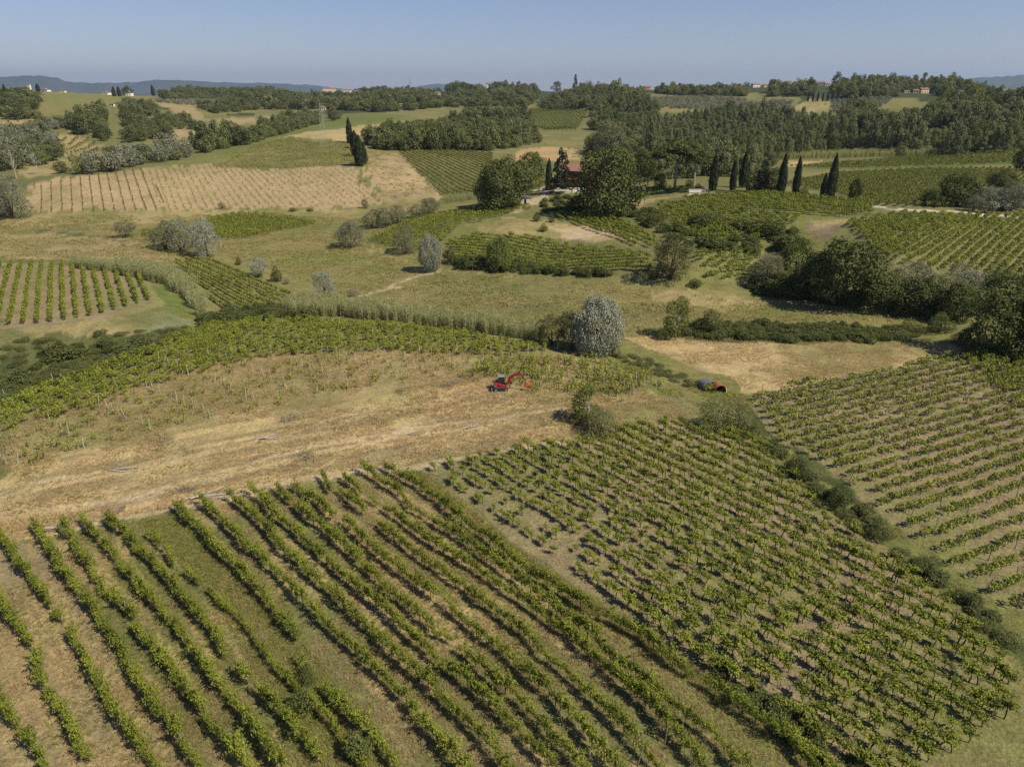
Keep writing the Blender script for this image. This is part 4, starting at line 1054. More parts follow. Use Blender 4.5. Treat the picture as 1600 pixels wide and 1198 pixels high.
def wood(name, pix, spacing, kind, w, h, label, mat='wood', thin=None, cap=9000):
    near = mat in ('bramble', 'green_grass')
    k_s = 1.0 if near else .78
    poly = gpoly(pix, 3); X = sample_poly(poly, spacing * k_s)
    w = (w[0] * k_s, w[1] * k_s); h = (h[0] * (1 if near else .7), h[1] * (1 if near else .7))
    if thin is not None: X = X[fbm(X[:, 0], X[:, 1], 60, 13, 3) > thin]
    if not near: X = clear_of_houses(X)
    if len(X) > cap: X = X[RNG.choice(len(X), cap, replace=False)]
    ww = RNG.uniform(w[0], w[1], len(X)); hh = RNG.uniform(h[0], h[1], len(X))
    if kind in ('wood', 'poplar'):
        g = RNG.uniform(.6, 1.35, len(X)) * np.clip(2.4 * fbm(X[:, 0], X[:, 1], 70, 63, 3) - .2, .55, 1.5); hh = hh * g; ww = ww * (.6 + .4 * g)
    rz = RNG.uniform(0, 6.28, len(X)); other = np.zeros(len(X), bool)
    if kind in ('wood', 'poplar', 'silver_far'): other = fbm(X[:, 0], X[:, 1], 45, 71, 3) * .6 + RNG.uniform(0, .4, len(X)) > .60
    alt = {'wood': 'poplar', 'poplar': 'wood', 'silver_far': 'wood'}.get(kind)
    S3 = np.stack([ww, ww, hh], 1); XZ = with_z(X, -.2); m = ~other
    scatter(name, 'shape_' + kind, P_joined(kind), XZ[m], rz[m], S3[m], M[mat], label, 'woodland')
    if other.any(): scatter(name, 'shape_' + alt, P_joined(alt), XZ[other], rz[other], S3[other], M[mat], 'paler and mixed trees in the ' + label, 'woodland')
# far ridge
wood('woodland', [(0,150),(30,150),(45,142),(60,150),(60,172),(0,172)], 9, 'wood', (10, 14), (9, 14), 'dark wood beside the green hill field')
wood('woodland', [(250,150),(330,144),(420,147),(460,150),(440,160),(330,157),(260,158)], 13, 'wood', (13, 18), (9, 15), 'wooded ridge under the blue mountains')
wood('woodland', [(400,160),(440,152),(560,145),(700,146),(840,150),(830,166),(700,168),(600,176),(520,172),(420,172)], 15, 'wood', (14, 20), (10, 16), 'wide far wood along the ridge')
wood('woodland', [(700,142),(760,139),(820,142),(850,148),(760,150),(700,150)], 15, 'wood', (14, 20), (12, 20), 'wooded hill top with antennas')
wood('woodland', [(1020,146),(1100,141),(1180,138),(1260,134),(1310,138),(1310,150),(1200,152),(1060,150)], 14, 'wood', (13, 19), (10, 17), 'wooded village ridge')
wood('woodland', [(1310,142),(1340,136),(1400,134),(1450,136),(1510,142),(1510,152),(1440,150),(1310,156)], 12, 'wood', (13, 18), (12, 20), 'dark wooded hill beside the village')
wood('woodland', [(1500,148),(1620,148),(1620,196),(1560,206),(1480,200),(1450,178)], 11, 'wood', (11, 16), (11, 18), 'big dark wood on the hill side')
wood('woodland', [(840,165),(870,158),(920,150),(960,146),(985,150),(1010,160),(1000,168),(945,172),(850,171)], 9.5, 'wood', (10, 14), (11, 17), 'wood on the near knoll')
wood('woodland', [(925,178),(960,172),(1030,172),(1020,200),(960,206),(920,204)], 9, 'wood', (9, 13), (9, 15), 'trees below the knoll', thin=.38)
# left side
wood('woodland', [(100,196),(140,182),(200,172),(262,200),(268,216),(200,224),(160,222),(130,212)], 9, 'wood', (10, 13), (10, 15), 'rounded dark wood on the slope')
wood('woodland', [(160,168),(230,168),(245,176),(240,184),(180,180)], 9, 'wood', (9, 13), (8, 13), 'upper end of the dark wood')
wood('woodland', [(0,188),(60,186),(60,178),(0,174)], 10, 'wood', (11, 15), (8, 12), 'clump above the small vineyard')
wood('woodland', [(240,186),(285,188),(325,198),(310,204),(255,200)], 9, 'wood', (8, 12), (8, 12), 'trees on the shoulder of the slope')
wood('woodland', [(310,168),(400,160),(405,172),(330,178)], 12, 'wood', (9, 14), (7, 11), 'scattered copse before the ridge')
wood('woodland', [(302,232),(320,218),(400,206),(450,190),(520,180),(530,186),(460,204),(380,228),(320,240)], 8, 'wood', (8.5, 12), (8, 13), 'line of dark trees along the valley')
wood('woodland', [(0,210),(50,205),(90,224),(80,256),(40,262),(0,270)], 8, 'silver_far', (8, 12), (8, 13), 'grey green trees at the valley side', 'grey')
wood('woodland', [(50,225),(90,226),(95,250),(60,258)], 8, 'wood', (8, 11), (8, 12), 'dark trees beside the orchard')
wood('woodland', [(120,268),(150,258),(230,246),(300,236),(300,246),(220,260),(150,276)], 8, 'silver_far', (7, 11), (7, 12), 'row of willows at the end of the tan field', 'grey')
wood('woodland', [(40,196),(90,190),(130,192),(100,206),(50,206)], 9, 'silver_far', (8, 11), (6, 9), 'bushy trees above the orchard', 'grey')
# middle wood
wood('woodland', [(572,222),(600,206),(680,194),(790,188),(830,200),(806,232),(760,236),(640,236),(590,236)], 7.0, 'wood', (9, 12), (10, 15), 'dark wood above the hillside vineyard')
wood('woodland', [(790,198),(830,200),(850,222),(806,232)], 7, 'poplar', (7, 10), (9, 13), 'pale edge of the dark wood')
wood('woodland', [(930,216),(1000,212),(1010,236),(960,244),(920,240)], 8, 'wood', (9, 13), (9, 14), 'rounded trees behind the house')
# poplar plantation
wood('poplar_wood', [(1000,200),(1080,190),(1240,194),(1330,204),(1330,240),(1200,252),(1040,252),(1000,240)], 7.5, 'poplar', (6.5, 9), (12, 17), 'feathery poplar plantation in the valley')
wood('woodland', [(1080,186),(1130,180),(1200,184),(1230,196),(1140,198),(1080,200)], 9, 'wood', (9, 13), (8, 13), 'trees above the plantation')
wood('woodland', [(1310,210),(1420,204),(1500,206),(1610,200),(1610,236),(1500,244),(1340,240)], 8, 'poplar', (8, 12), (12, 18), 'tall mixed wood behind the far vineyard')
wood('woodland', [(1440,190),(1520,184),(1620,192),(1620,212),(1450,208)], 10, 'wood', (10, 14), (12, 18), 'dark tall wood on the valley side')
wood('woodland', [(1310,184),(1340,178),(1370,182),(1370,200),(1320,202)], 9, 'wood', (10, 14), (10, 15), 'dark copse between two fields')
wood('poplar_wood', [(985,252),(1215,254),(1190,274),(1010,284),(985,276)], 7.5, 'poplar', (7, 10), (9, 13), 'poplars rising behind the umbrella pines')
# olive groves
wood('olive_grove', [(230,158),(300,156),(360,158),(350,164),(290,165)], 12, 'olive_far', (7, 9), (5, 7), 'rows of olive trees on the far ridge', 'grey')
wood('olive_grove', [(960,156),(1100,152),(1240,160),(1230,176),(1090,172),(1000,168)], 10, 'olive_far', (6, 8.5), (5, 7), 'terraced olive grove behind the knoll', 'grey')
wood('olive_grove', [(1298,158),(1400,150),(1376,170),(1330,176),(1302,178)], 11, 'olive_far', (6, 8), (4, 6), 'olive trees below the wooded hill', 'grey')
wood('olive_grove', [(1500,322),(1530,308),(1610,300),(1610,330),(1540,334)], 5.5, 'olive_far', (5, 7), (4, 6), 'grey olive trees by the gravel track', 'grey')
# banks and thickets
wood('bramble_thicket', [(0,575),(60,548),(150,535),(250,540),(235,555),(130,590),(0,640)], 3.2, 'bramble', (3, 5), (1.2, 2.2), 'dark bramble bank in the dip', 'bramble', thin=.52)
wood('weed_bank', [(0,535),(130,522),(250,516),(300,512),(230,555),(100,590),(0,630)], 2.4, 'weedy', (2.2, 3.6), (.7, 1.4), 'tall weeds on the shaded bank', 'green_grass')
wood('bramble_thicket', [(300,500),(350,486),(430,484),(500,492),(500,500),(380,503),(310,512)], 2.6, 'bramble', (2.8, 4.2), (1.8, 3.0), 'bushes at the end of the small vineyard', 'bramble')
wood('bramble_thicket', [(1030,522),(1080,510),(1200,508),(1330,512),(1440,524),(1430,534),(1250,534),(1100,528)], 1.7, 'bramble', (3, 4.6), (1.5, 2.4), 'long bramble hedge across the meadow', 'bramble')
wood('bramble_thicket', [(1150,436),(1200,440),(1290,462),(1400,474),(1500,500),(1460,500),(1300,476),(1180,462)], 3.0, 'bramble', (4, 6), (3, 5), 'dark thicket at the foot of the slope', 'bramble')
wood('bramble_thicket', [(700,404),(800,412),(900,424),(1010,430),(1060,440),(1000,434),(880,432),(760,424),(700,414)], 2.6, 'bramble', (3, 4.5), (2.2, 3.4), 'dark hedge below the grapevines', 'bramble')
wood('bramble_thicket', [(1050,352),(1120,366),(1200,358),(1240,360),(1240,394),(1180,398),(1100,396),(1050,380)], 4.2, 'bramble', (3.5, 5.5), (2.0, 3.6), 'overgrown terraces under the house hill', 'bramble', thin=.42)
wood('bramble_thicket', [(990,320),(1040,340),(1050,372),(1020,360),(985,340)], 3.6, 'bramble', (3, 5), (1.6, 3), 'scrub beneath the big oak', 'bramble')
wood('bramble_thicket', [(840,318),(880,306),(900,312),(900,330),(850,334)], 3.0, 'bramble', (3, 4.5), (1.4, 2.4), 'shaded scrub bank under the house', 'bramble')
wood('bramble_thicket', [(1140,672),(1175,664),(1240,716),(1330,784),(1400,846),(1480,906),(1600,1006),(1600,1030),(1470,925),(1385,860),(1290,790),(1205,708)], 1.9, 'weedy', (1.8, 3.0), (.9, 1.9), 'tall weeds filling the ditch', 'green_grass')
wood('bramble_thicket', [(1140,672),(1175,664),(1240,716),(1330,784),(1400,846),(1480,906),(1600,1006),(1700,1090),(1700,1110),(1600,1030),(1470,925),(1385,860),(1290,790),(1205,708)], 2.6, 'bramble', (1.8, 3.2), (1.0, 2.0), 'brambles along the ditch', 'bramble')
wood('bramble_strip', [(1108,1048),(1130,1042),(1200,1090),(1290,1150),(1370,1215),(1330,1225),(1240,1165),(1150,1095)], 1.25, 'bramble', (1.7, 2.6), (1.1, 1.8), 'bramble strip between the two foreground blocks', 'bramble')
wood('bramble_thicket', [(960,556),(1000,556),(1060,584),(1100,600),(1090,612),(1040,592),(980,572)], 1.9, 'weedy', (1.8, 2.8), (.8, 1.4), 'lush weeds beside the grey willow', 'green_grass')
def reeds(name, pix, spacing, s, label):
    X = sample_poly(gpoly(pix, 4), spacing); print(name, len(X))
    scatter(name, 'reed_shape', GRASS['reed'], with_z(X), RNG.uniform(0, 6.28, len(X)), RNG.uniform(s[0], s[1], len(X)), M['reed'], label, 'reeds', RNG.normal(size=(len(X), 2)) * .08)
reeds('reed_bank', [(440,486),(470,470),(540,478),(640,492),(740,504),(850,524),(850,534),(760,522),(640,506),(540,496),(460,494)], 1.0, (.62, .92), 'giant reeds in a long bank across the valley')
reeds('reed_bank', [(185,418),(250,424),(300,448),(330,486),(312,496),(290,470),(260,446),(190,430)], 1.0, (.66, .95), 'giant reeds curving round the small field')
reeds('reed_bank', [(112,412),(140,412),(180,422),(175,426),(120,420)], 1.0, (.5, .8), 'short reeds at the top of the field')
reeds('reed_bank', [(1160,246),(1200,244),(1500,238),(1500,243),(1200,250)], 2.2, (.8, 1.1), 'reed line in front of the poplar wood')
reeds('reed_bank', [(690,312),(745,306),(748,311),(700,318)], 1.6, (.5, .7), 'reeds under the hillside vineyard')
def tufts(name, pix, spacing, key, s, label, thr=None, seed=5, cap=60000, rowgap=None):
    X = sample_poly(gpoly(pix, 3), spacing, .5)
    if thr is not None: X = X[fbm(X[:, 0], X[:, 1], 6, seed, 3) > thr]
    for line, wd in TRAILS: X = X[dist_line(line, X[:, 0], X[:, 1], wd * 2 + 1) > wd * .8]
    if len(X) > cap: X = X[RNG.choice(len(X), cap, replace=False)]
    print(name, len(X))
    scatter(name, 'tuft_' + key, GRASS[key], with_z(X), RNG.uniform(0, 6.28, len(X)), RNG.uniform(s[0], s[1], len(X)), M['straw' if key.startswith('straw') else 'green_grass'], label, 'grass', RNG.normal(size=(len(X), 2)) * .15)
DRY = [(0,690),(200,640),(420,590),(700,570),(860,590),(1040,606),(1100,650),(1000,664),(880,690),(700,715),(560,738),(280,795),(0,850)]
tufts('dry_grass', DRY, .5, 'straw', (.45, 1.25), 'tall dry grass on the cleared field', .41)
tufts('dry_grass', [(0,660),(200,600),(400,550),(700,545),(940,566),(860,590),(700,570),(420,590),(200,640),(0,690)], .6, 'straw', (.7, 1.3), 'dry grass among the abandoned vines', .4)
tufts('dry_grass', [(985,530),(1100,524),(1480,538),(1500,548),(1300,590),(1180,612),(1080,570)], .55, 'straw', (.5, 1.1), 'tall dry grass in the meadow by the sheds', .44)
tufts('dry_grass', [(0,856),(280,800),(610,737),(660,740),(800,850),(960,960),(1120,1065),(1330,1240),(-100,1240)], .42, 'straw', (.4, .95), 'dry grass between the foreground rows', .44, 9)
tufts('green_grass', [(0,856),(280,800),(610,737),(660,740),(800,850),(960,960),(1120,1065),(1330,1240),(-100,1240)], .5, 'green', (.4, .9), 'green grass between the foreground rows', .54, 29)
tufts('green_grass', [(205,815),(280,802),(400,930),(480,1010),(560,1100),(640,1210),(480,1230),(430,1100),(330,930),(250,850)], .36, 'green', (.5, 1.0), 'green grass in the gap between the rows', .34, 23)
tufts('green_grass', [(622,733),(665,737),(800,850),(960,960),(1120,1065),(1240,1160),(1200,1160),(1040,1040),(830,890),(700,795)], .36, 'green', (.6, 1.2), 'green grass strip between the blocks', .3, 27)
tufts('green_grass', [(1120,664),(1170,640),(1215,692),(1290,727),(1400,818),(1600,970),(1640,1080),(1480,945),(1400,870),(1295,805),(1205,702)], .6, 'green', (.6, 1.3), 'rough green grass along the ditch', .5, 33)
tufts('green_grass', [(950,562),(1090,600),(1180,620),(1170,660),(1080,640),(1010,600)], .6, 'green', (.7, 1.5), 'green grass beside the sheds', .35, 35)
def proto_tussock(key, mat, rng):
    out = []
    for v in range(5):
        n = 16; P = rng.normal(size=(n, 3)) * [.42, .42, .06] + [0, 0, .12]; P[:, 2] = np.maximum(P[:, 2], .03)
        out.append(leaf_mesh('tussock', P, unit(rng.normal(size=(n, 3)) * .6 + UP), .17 * rng.uniform(.5, 1.3, n), .35, rng, mat))
    GRASS[key] = out
proto_tussock('tussock', M['green_grass'], r2); proto_tussock('straw_tussock', M['straw'], r2)
MEADOW = [(0,340),(300,335),(560,340),(640,350),(690,420),(800,428),(1040,452),(1200,478),(1450,492),(1440,520),(1050,520),(960,540),(850,512),(560,470),(480,440),(380,405),(270,408),(0,405)]
tufts('meadow_tussocks', MEADOW, 1.5, 'tussock', (.8, 1.9), 'low green tussocks in the valley meadow', .45, 15, 30000)
tufts('meadow_tussocks', MEADOW, 1.9, 'straw_tussock', (.8, 1.8), 'pale dry tussocks in the valley meadow', .5, 17, 30000)
tufts('weeds', DRY, 1.3, 'tussock', (.4, 1.2), 'scattered green weeds on the cleared field', .58, 19)
tufts('hill_tussocks', [(335,262),(400,226),(450,215),(545,223),(570,258),(400,264)], 2.2, 'tussock', (1.4, 3.2), 'rough green scrub on the rounded hilltop', .4, 37)
tufts('hill_tussocks', [(565,240),(625,240),(688,300),(640,316),(604,316)], 2.4, 'tussock', (1.0, 2.6), 'green tussocks on the dry slope below the cypresses', .56, 39)
# ------------------------------------------------------------------ single trees and bushes
TREE_NAME = {'oak': ('broadleaf_tree', 'tree'), 'bright': ('broadleaf_tree', 'tree'), 'olive': ('olive_tree', 'tree'), 'silver': ('willow_tree', 'tree'), 'grey': ('willow_tree', 'tree'),
             'brown': ('broadleaf_tree', 'tree'), 'wood': ('broadleaf_tree', 'tree'), 'cypress': ('cypress_tree', 'cypress'), 'pine': ('umbrella_pine', 'pine tree'), 'weeping': ('weeping_willow', 'tree'),
             'conifer': ('conifer_tree', 'tree'), 'poplar': ('poplar_tree', 'tree'), 'locust': ('locust_tree', 'tree'), 'bramble': ('bramble_bush', 'bush'), 'shrub': ('green_shrub', 'bush'),
             'grey_shrub': ('grey_shrub', 'bush'), 'feathery': ('feathery_shrub', 'bush'), 'bare': ('bare_tree', 'tree'), 'silver_far': ('willow_tree', 'tree'), 'olive_far': ('olive_tree', 'tree')}
rt = np.random.default_rng(21)
def tree(kind, px, base, top, width, label, group=None, variant=None):
    p = ground(px, base); z = float(hz(p[0], p[1]))
    u, v, d = to_pix(p[0], p[1], z)
    dep = math.atan2(CAM_H - z, math.hypot(p[0], p[1]))
    h = (base - top) * d / FPX / math.cos(dep) ; w = width * d / FPX
    h = max(.6, h - .12 * w * math.tan(dep))
    nm, cat = TREE_NAME[kind]; vs = PROTO[kind]
    tr, cr = vs[rt.integers(len(vs)) if variant is None else variant % len(vs)]
    o = tag(empty(nm, (p[0], p[1], z), rt.uniform(0, 6.28), (w, w, h)), label, cat, group)
    if tr is not None: link('trunk', tr, None, o)
    link('crown', cr, None, o)
    return o
T = tree
# around the dry field
T('weeping', 931, 553, 464, 94, 'tall silvery weeping willow standing at the end of the reed bank', variant=0)
T('brown', 893, 546, 484, 52, 'dull olive tree pressed against the shaded side of the big silvery willow')
T('brown', 862, 538, 490, 52, 'rounded drab bush where the reed bank ends beside the willow')
T('feathery', 957, 556, 520, 26, 'small drooping willow shoot beside the foot of the silvery willow')
T('locust', 919, 660, 598, 70, 'upper thin leafy tree standing alone in the dry grass')
T('feathery', 936, 678, 622, 64, 'denser green bush under the lone thin tree in dry grass')
T('feathery', 1117, 672, 606, 70, 'feathery pale bush below the two sheds', variant=0)
T('feathery', 1152, 668, 614, 54, 'feathery darker bush at the corner of the low vines', variant=1)
T('shrub', 1135, 676, 652, 34, 'low green bush between the two feathery bushes')
T('shrub', 1240, 742, 704, 48, 'rounded shrub in the ditch at the edge of the brown vineyard')
T('shrub', 1308, 790, 742, 56, 'dark spreading shrub half way down the ditch')
T('shrub', 1370, 838, 806, 50, 'flat weedy shrub in the ditch below the dark spreading shrub')
T('shrub', 1440, 893, 862, 56, 'wide low shrub in the ditch where soil banks begin')
T('shrub', 482, 1068, 1030, 32, 'round dark bush in a gap of the trellised rows')
T('bramble', 470, 1110, 1075, 50, 'bramble clump below the round dark bush among the rows')
T('bramble', 560, 1185, 1140, 60, 'flowering bramble clump at the lower photo edge among the rows')
# valley
T('weeping', 673, 424, 369, 42, 'small silvery willow at the bend of the farm track', variant=1)
T('olive', 634, 396, 354, 40, 'rounded olive green tree above the small silvery willow')
T('grey', 549, 387, 346, 48, 'dark grey domed tree alone on the green meadow')
T('shrub', 541, 366, 344, 20, 'small green bush behind the grey domed tree')
T('olive', 582, 356, 328, 36, 'first drab olive tree of the clump above the grey dome', 'olive clump')
T('olive', 603, 354, 324, 38, 'middle drab olive tree of the clump above the grey dome', 'olive clump')
T('olive', 622, 348, 318, 30, 'highest drab olive tree of the clump above the grey dome', 'olive clump')
T('olive', 652, 340, 318, 30, 'olive bush left of a pair beside the farm lane')
T('olive', 672, 334, 310, 38, 'larger olive bush of the pair beside the farm lane')
T('olive', 258, 389, 346, 46, 'greener tree of the three rounded trees in the valley', 'three rounded trees')
T('grey', 284, 395, 342, 46, 'middle tree of the three rounded trees in the valley', 'three rounded trees')
T('silver', 325, 403, 343, 52, 'silvery tree nearest of the three rounded trees in the valley', 'three rounded trees')
T('olive', 197, 371, 341, 32, 'single round bush left of the three rounded trees')
T('silver', 508, 468, 424, 40, 'silver topped tree at the head of the reed bank')
T('grey_shrub', 553, 464, 445, 19, 'small grey bush just behind the reed bank')
T('silver', 404, 433, 401, 34, 'silvery bush above the corner of the small vineyard')
T('shrub', 432, 440, 412, 20, 'narrow green bush beside the silvery bush')
T('grey_shrub', 448, 444, 428, 14, 'little grey bush past the narrow green bush')
T('shrub', 373, 414, 400, 12, 'tiny green tree beside a heap of earth')
T('grey', 20, 341, 278, 64, 'large grey willow at the low corner of the tan field', variant=0)
T('grey', 2, 338, 285, 40, 'cropped grey willow at the photo edge beside the large one', variant=1)
T('bare', 26, 279, 236, 30, 'bare white branched tree behind the large grey willow')
T('bare', 59, 272, 238, 22, 'second bare tree nearer the orchard')
T('shrub', 98, 270, 250, 34, 'leafy bush between the bare trees and the willow row')
T('feathery', 571, 326, 302, 12, 'slim pale tree at the foot of the tan field')
T('feathery', 347, 326, 312, 13, 'small pale bush in the middle of the tan field edge')
T('shrub', 458, 330, 323, 15, 'low bush on the field edge')
T('shrub', 484, 330, 324, 13, 'second low bush on the field edge near the slim tree')
for px, b, l in ((125, 272, 'first'), (150, 270, 'second'), (172, 268, 'third'), (196, 260, 'fourth'), (230, 250, 'fifth'), (258, 243, 'sixth'), (280, 240, 'seventh')):
    T('silver_far' if px not in (125, 230) else 'wood', px, b, b - rt.uniform(24, 36), rt.uniform(26, 34), '%s tree of the willow row behind the striped tan field' % l, 'willow row')
# cypresses on the far hill
for px, b, t, w, l in ((547, 224, 188, 10, 'tall slim cypress at the top of the hillside line'), (552, 232, 208, 9, 'short cypress below the tall slim one on the hillside'),
                       (556, 244, 208, 14, 'leaning cypress in the middle of the hillside line'), (563, 259, 216, 18, 'broad cypress at the lower end of the hillside line'),
                       (569, 256, 226, 12, 'narrow cypress behind the broad one on the hillside')):
    T('cypress', px, b, t, w, l, 'hillside cypresses')
# house hill
T('oak', 948, 338, 231, 112, 'huge spreading dark green tree hiding half the farmhouse', variant=3)
T('oak', 903, 332, 304, 40, 'shaded tree under the farmhouse terrace')
T('bright', 966, 338, 304, 44, 'lower leafy skirt tree below the huge spreading tree')
T('oak', 786, 328, 249, 84, 'large round tree beside the hut and farm lane', variant=1)
T('oak', 760, 322, 272, 40, 'side crown leaning from the large round tree by the lane')
T('bright', 829, 293, 240, 54, 'bushy green tree between the round tree and the cypresses')
T('conifer', 877, 300, 236, 44, 'ragged dark conifer in front of the red farmhouse')
T('cypress', 857, 297, 252, 11, 'slim cypress touching the ragged conifer')
T('shrub', 866, 296, 284, 12, 'yellow green bush under the ragged conifer')
T('shrub', 838, 346, 330, 17, 'small round bush on the lane verge')
T('shrub', 862, 348, 332, 12, 'tiny tree at the head of the knoll vines')
T('shrub', 849, 362, 346, 16, 'lone small tree on the dry knoll')
T('pine', 1054, 296, 220, 76, 'left hand umbrella pine with a broad flat crown', 'umbrella pines', 0)
T('pine', 1084, 296, 228, 60, 'second umbrella pine with a pale trunk', 'umbrella pines', 1)
T('shrub', 1032, 294, 268, 24, 'dark bush at the foot of the first umbrella pine')
T('shrub', 1078, 295, 276, 18, 'shaded bush between the two pine trunks')
T('oak', 1010, 284, 232, 40, 'rounded tree behind the umbrella pines')
T('olive', 948, 243, 192, 62, 'big rounded tree in the valley behind the farmhouse')
for px, b, t, w, l in ((1113, 299, 246, 14, 'stout cypress next to the second umbrella pine'), (1144, 299, 254, 11, 'slender cypress standing before the poplar wood'),
                       (1160, 293, 242, 15, 'double topped cypress beside the slender one'), (1219, 304, 246, 14, 'cypress rising out of the dark evergreen clump'),
                       (1242, 305, 250, 12, 'cypress with a pale bare stem at its side'), (1285, 309, 274, 10, 'short cypress hugging the tallest one'),
                       (1296, 311, 247, 15, 'tallest cypress at the end of the ridge row')):
    T('cypress', px, b, t, w, l, 'ridge cypresses')
T('oak', 1334, 313, 280, 22, 'dark egg shaped tree standing apart past the cypresses')
T('conifer', 1190, 301, 252, 34, 'black green conifer between two cypress groups')
T('oak', 1205, 300, 262, 34, 'dense evergreen beside the black green conifer')
T('oak', 1176, 300, 274, 28, 'low dark evergreen under the double topped cypress')
T('shrub', 1255, 306, 288, 18, 'bush at the foot of the bare stemmed cypress')
T('shrub', 1092, 298, 286, 22, 'bush beside the white gateway wall')
T('oak', 1495, 323, 270, 56, 'broad domed tree beside the gravel track')
T('oak', 1455, 322, 294, 34, 'smaller tree joined to the broad domed tree')
T('oak', 1562, 300, 266, 44, 'dark tree above the grey olives by the track')
T('grey', 1545, 326, 292, 40, 'grey olive in front of the dark tree by the track')
T('grey', 1580, 330, 288, 50, 'large grey olive near the photo edge by the track')
T('grey', 1520, 330, 306, 30, 'small grey olive nearest the gravel track')
T('oak', 1600, 266, 226, 34, 'dark tree cut by the photo edge above the far vineyard')
T('wood', 1408, 247, 225, 22, 'dark bush standing in front of the valley poplars')
# slope and thicket
T('brown', 1048, 436, 370, 72, 'broad brownish olive tree at the corner of the hedge')
T('bright', 777, 423, 370, 46, 'bright green tree in the hedge under the knoll')
T('bramble', 735, 418, 388, 50, 'bushy hedge end beside the silvery willow')
T('bramble', 705, 410, 380, 30, 'hedge bush behind the small silvery willow')
T('oak', 1315, 474, 366, 110, 'massive dark oak in the thicket below the slope', variant=2)
T('oak', 1275, 462, 392, 60, 'dark oak shouldering the massive one')
T('bright', 1240, 440, 372, 52, 'lighter green tree among the thicket oaks')
T('olive', 1197, 448, 390, 56, 'rounded olive green tree at the edge of the small plot')
T('olive', 1252, 440, 406, 26, 'pale olive bush lit at the rim of the thicket')
T('oak', 1225, 462, 424, 60, 'low dark tree in the shade of the thicket')
T('oak', 1375, 478, 420, 76, 'dark tree following the massive oak along the hedge')
T('grey', 1420, 462, 408, 70, 'grey green willow overhanging the dark hedge')
T('oak', 1435, 488, 430, 76, 'dark hedge tree under the grey green willow')
T('grey', 1500, 476, 416, 76, 'second grey green willow along the dark hedge')
T('oak', 1490, 500, 440, 60, 'shadowed tree where the hedge turns')
T('oak', 1570, 486, 420, 84, 'very dark tree above the corner willows')
T('oak', 1545, 552, 458, 104, 'big shaggy willow at the corner of the far vines', variant=0)
T('oak', 1600, 556, 455, 90, 'shaggy willow cut by the photo edge', variant=1)
T('shrub', 1470, 518, 484, 50, 'green bush before the shaggy corner willow')
T('shrub', 1420, 520, 494, 46, 'bush at the end of the meadow hedge')
T('shrub', 1500, 536, 512, 40, 'low bush under the shaggy corner willow')
T('locust', 1055, 527, 464, 54, 'loose leafy tree at the near end of the bramble hedge')
T('shrub', 1106, 522, 476, 56, 'dense bush beside the loose leafy tree')
T('shrub', 1035, 530, 508, 30, 'low bush at the foot of the loose leafy tree')
T('shrub', 1085, 448, 432, 30, 'small bush on the bare bank beside the brownish tree')
T('bramble', 1100, 352, 324, 60, 'tangled bush on the upper terrace')
T('bramble', 1160, 362, 336, 60, 'tangled bush in the middle of the terraces')
T('bramble', 1205, 368, 334, 50, 'tangled bush beside the bare purple earth')
T('bramble', 1235, 392, 356, 50, 'tall tangled bush under the bare purple earth')
T('bramble', 1110, 390, 362, 56, 'lowest tangled bush above the small plot')
T('shrub', 1020, 352, 330, 34, 'scrubby bush under the terrace vines')
T('bramble', 100, 560, 522, 60, 'bramble mound on the shaded bank', )
T('bramble', 215, 545, 520, 70, 'long bramble mound nearer the reeds')
T('bramble', 30, 600, 570, 60, 'bramble mound at the photo edge in the dip')
T('bramble', 475, 500, 470, 44, 'olive bush closing the lower end of the small vineyard')
T('bramble', 340, 502, 480, 50, 'bush at the foot of the curving reeds')
# trees on the skyline
for px, b, t, k, l in ((10, 152, 134, 'cypress', 'skyline cypress in the wood by the hill field'), (40, 150, 137, 'wood', 'round skyline tree near the white tower'), (60, 143, 132, 'cypress', 'small cypress right of the white tower'),
                       (179, 151, 137, 'cypress', 'first of the dark trees before the white barn'), (187, 151, 137, 'cypress', 'dark cypress next to the white barn'), (201, 150, 136, 'wood', 'tree directly behind the white barn'),
                       (240, 150, 135, 'cypress', 'stout cypress alone on the far ridge'), (255, 151, 143, 'wood', 'low tree past the stout ridge cypress'), (405, 147, 134, 'wood', 'round tree on the far green hilltop'),
                       (424, 148, 134, 'wood', 'twin tree on the far green hilltop'), (898, 155, 120, 'conifer', 'tall pointed conifer on the wooded knoll'), (870, 141, 126, 'wood', 'flat topped trees on the ridge left of the knoll'),
                       (965, 158, 123, 'wood', 'tall tree at the back of the wooded knoll'), (935, 160, 130, 'wood', 'round tree in the middle of the wooded knoll'), (915, 158, 134, 'wood', 'tree beside the pointed conifer')):
    T(k, px, b, t, {'cypress': 6, 'wood': 18, 'conifer': 13}[k], l)
for q in range(10):
    T('cypress', 1262 + q * 7.6, 159 - q * .2, 146 - (q % 3), 3.2, 'small cypress in the avenue between two pale fields', 'cypress avenue')

# ------------------------------------------------------------------ farmhouse, hut, sheds, far houses
M['brick'] = plain_mat('red_render', (.20, .07, .055), .85, var=.25, scale=1.2)
M['roof_tile'] = plain_mat('terracotta', (.21, .12, .08), .85, var=.3, scale=.8)
M['white_wall'] = plain_mat('pale_plaster', (.72, .68, .60), .85, var=.08, scale=.6)
M['cream_wall'] = plain_mat('cream_plaster', (.62, .50, .36), .85, var=.1, scale=.6)
M['dark_glass'] = glass_mat('dark_glass', (.02, .025, .03))
M['shutter'] = plain_mat('shutter_paint', (.10, .07, .05), .7)
M['stone'] = plain_mat('pale_stone', (.55, .50, .44), .9, var=.25, scale=2)
M['galvanised'] = plain_mat('galvanised_sheet', (.11, .115, .13), .8, metal=0, var=.2, scale=1.5)
M['rust'] = plain_mat('rusty_sheet', (.27, .095, .05), .75, var=.35, scale=2.5)
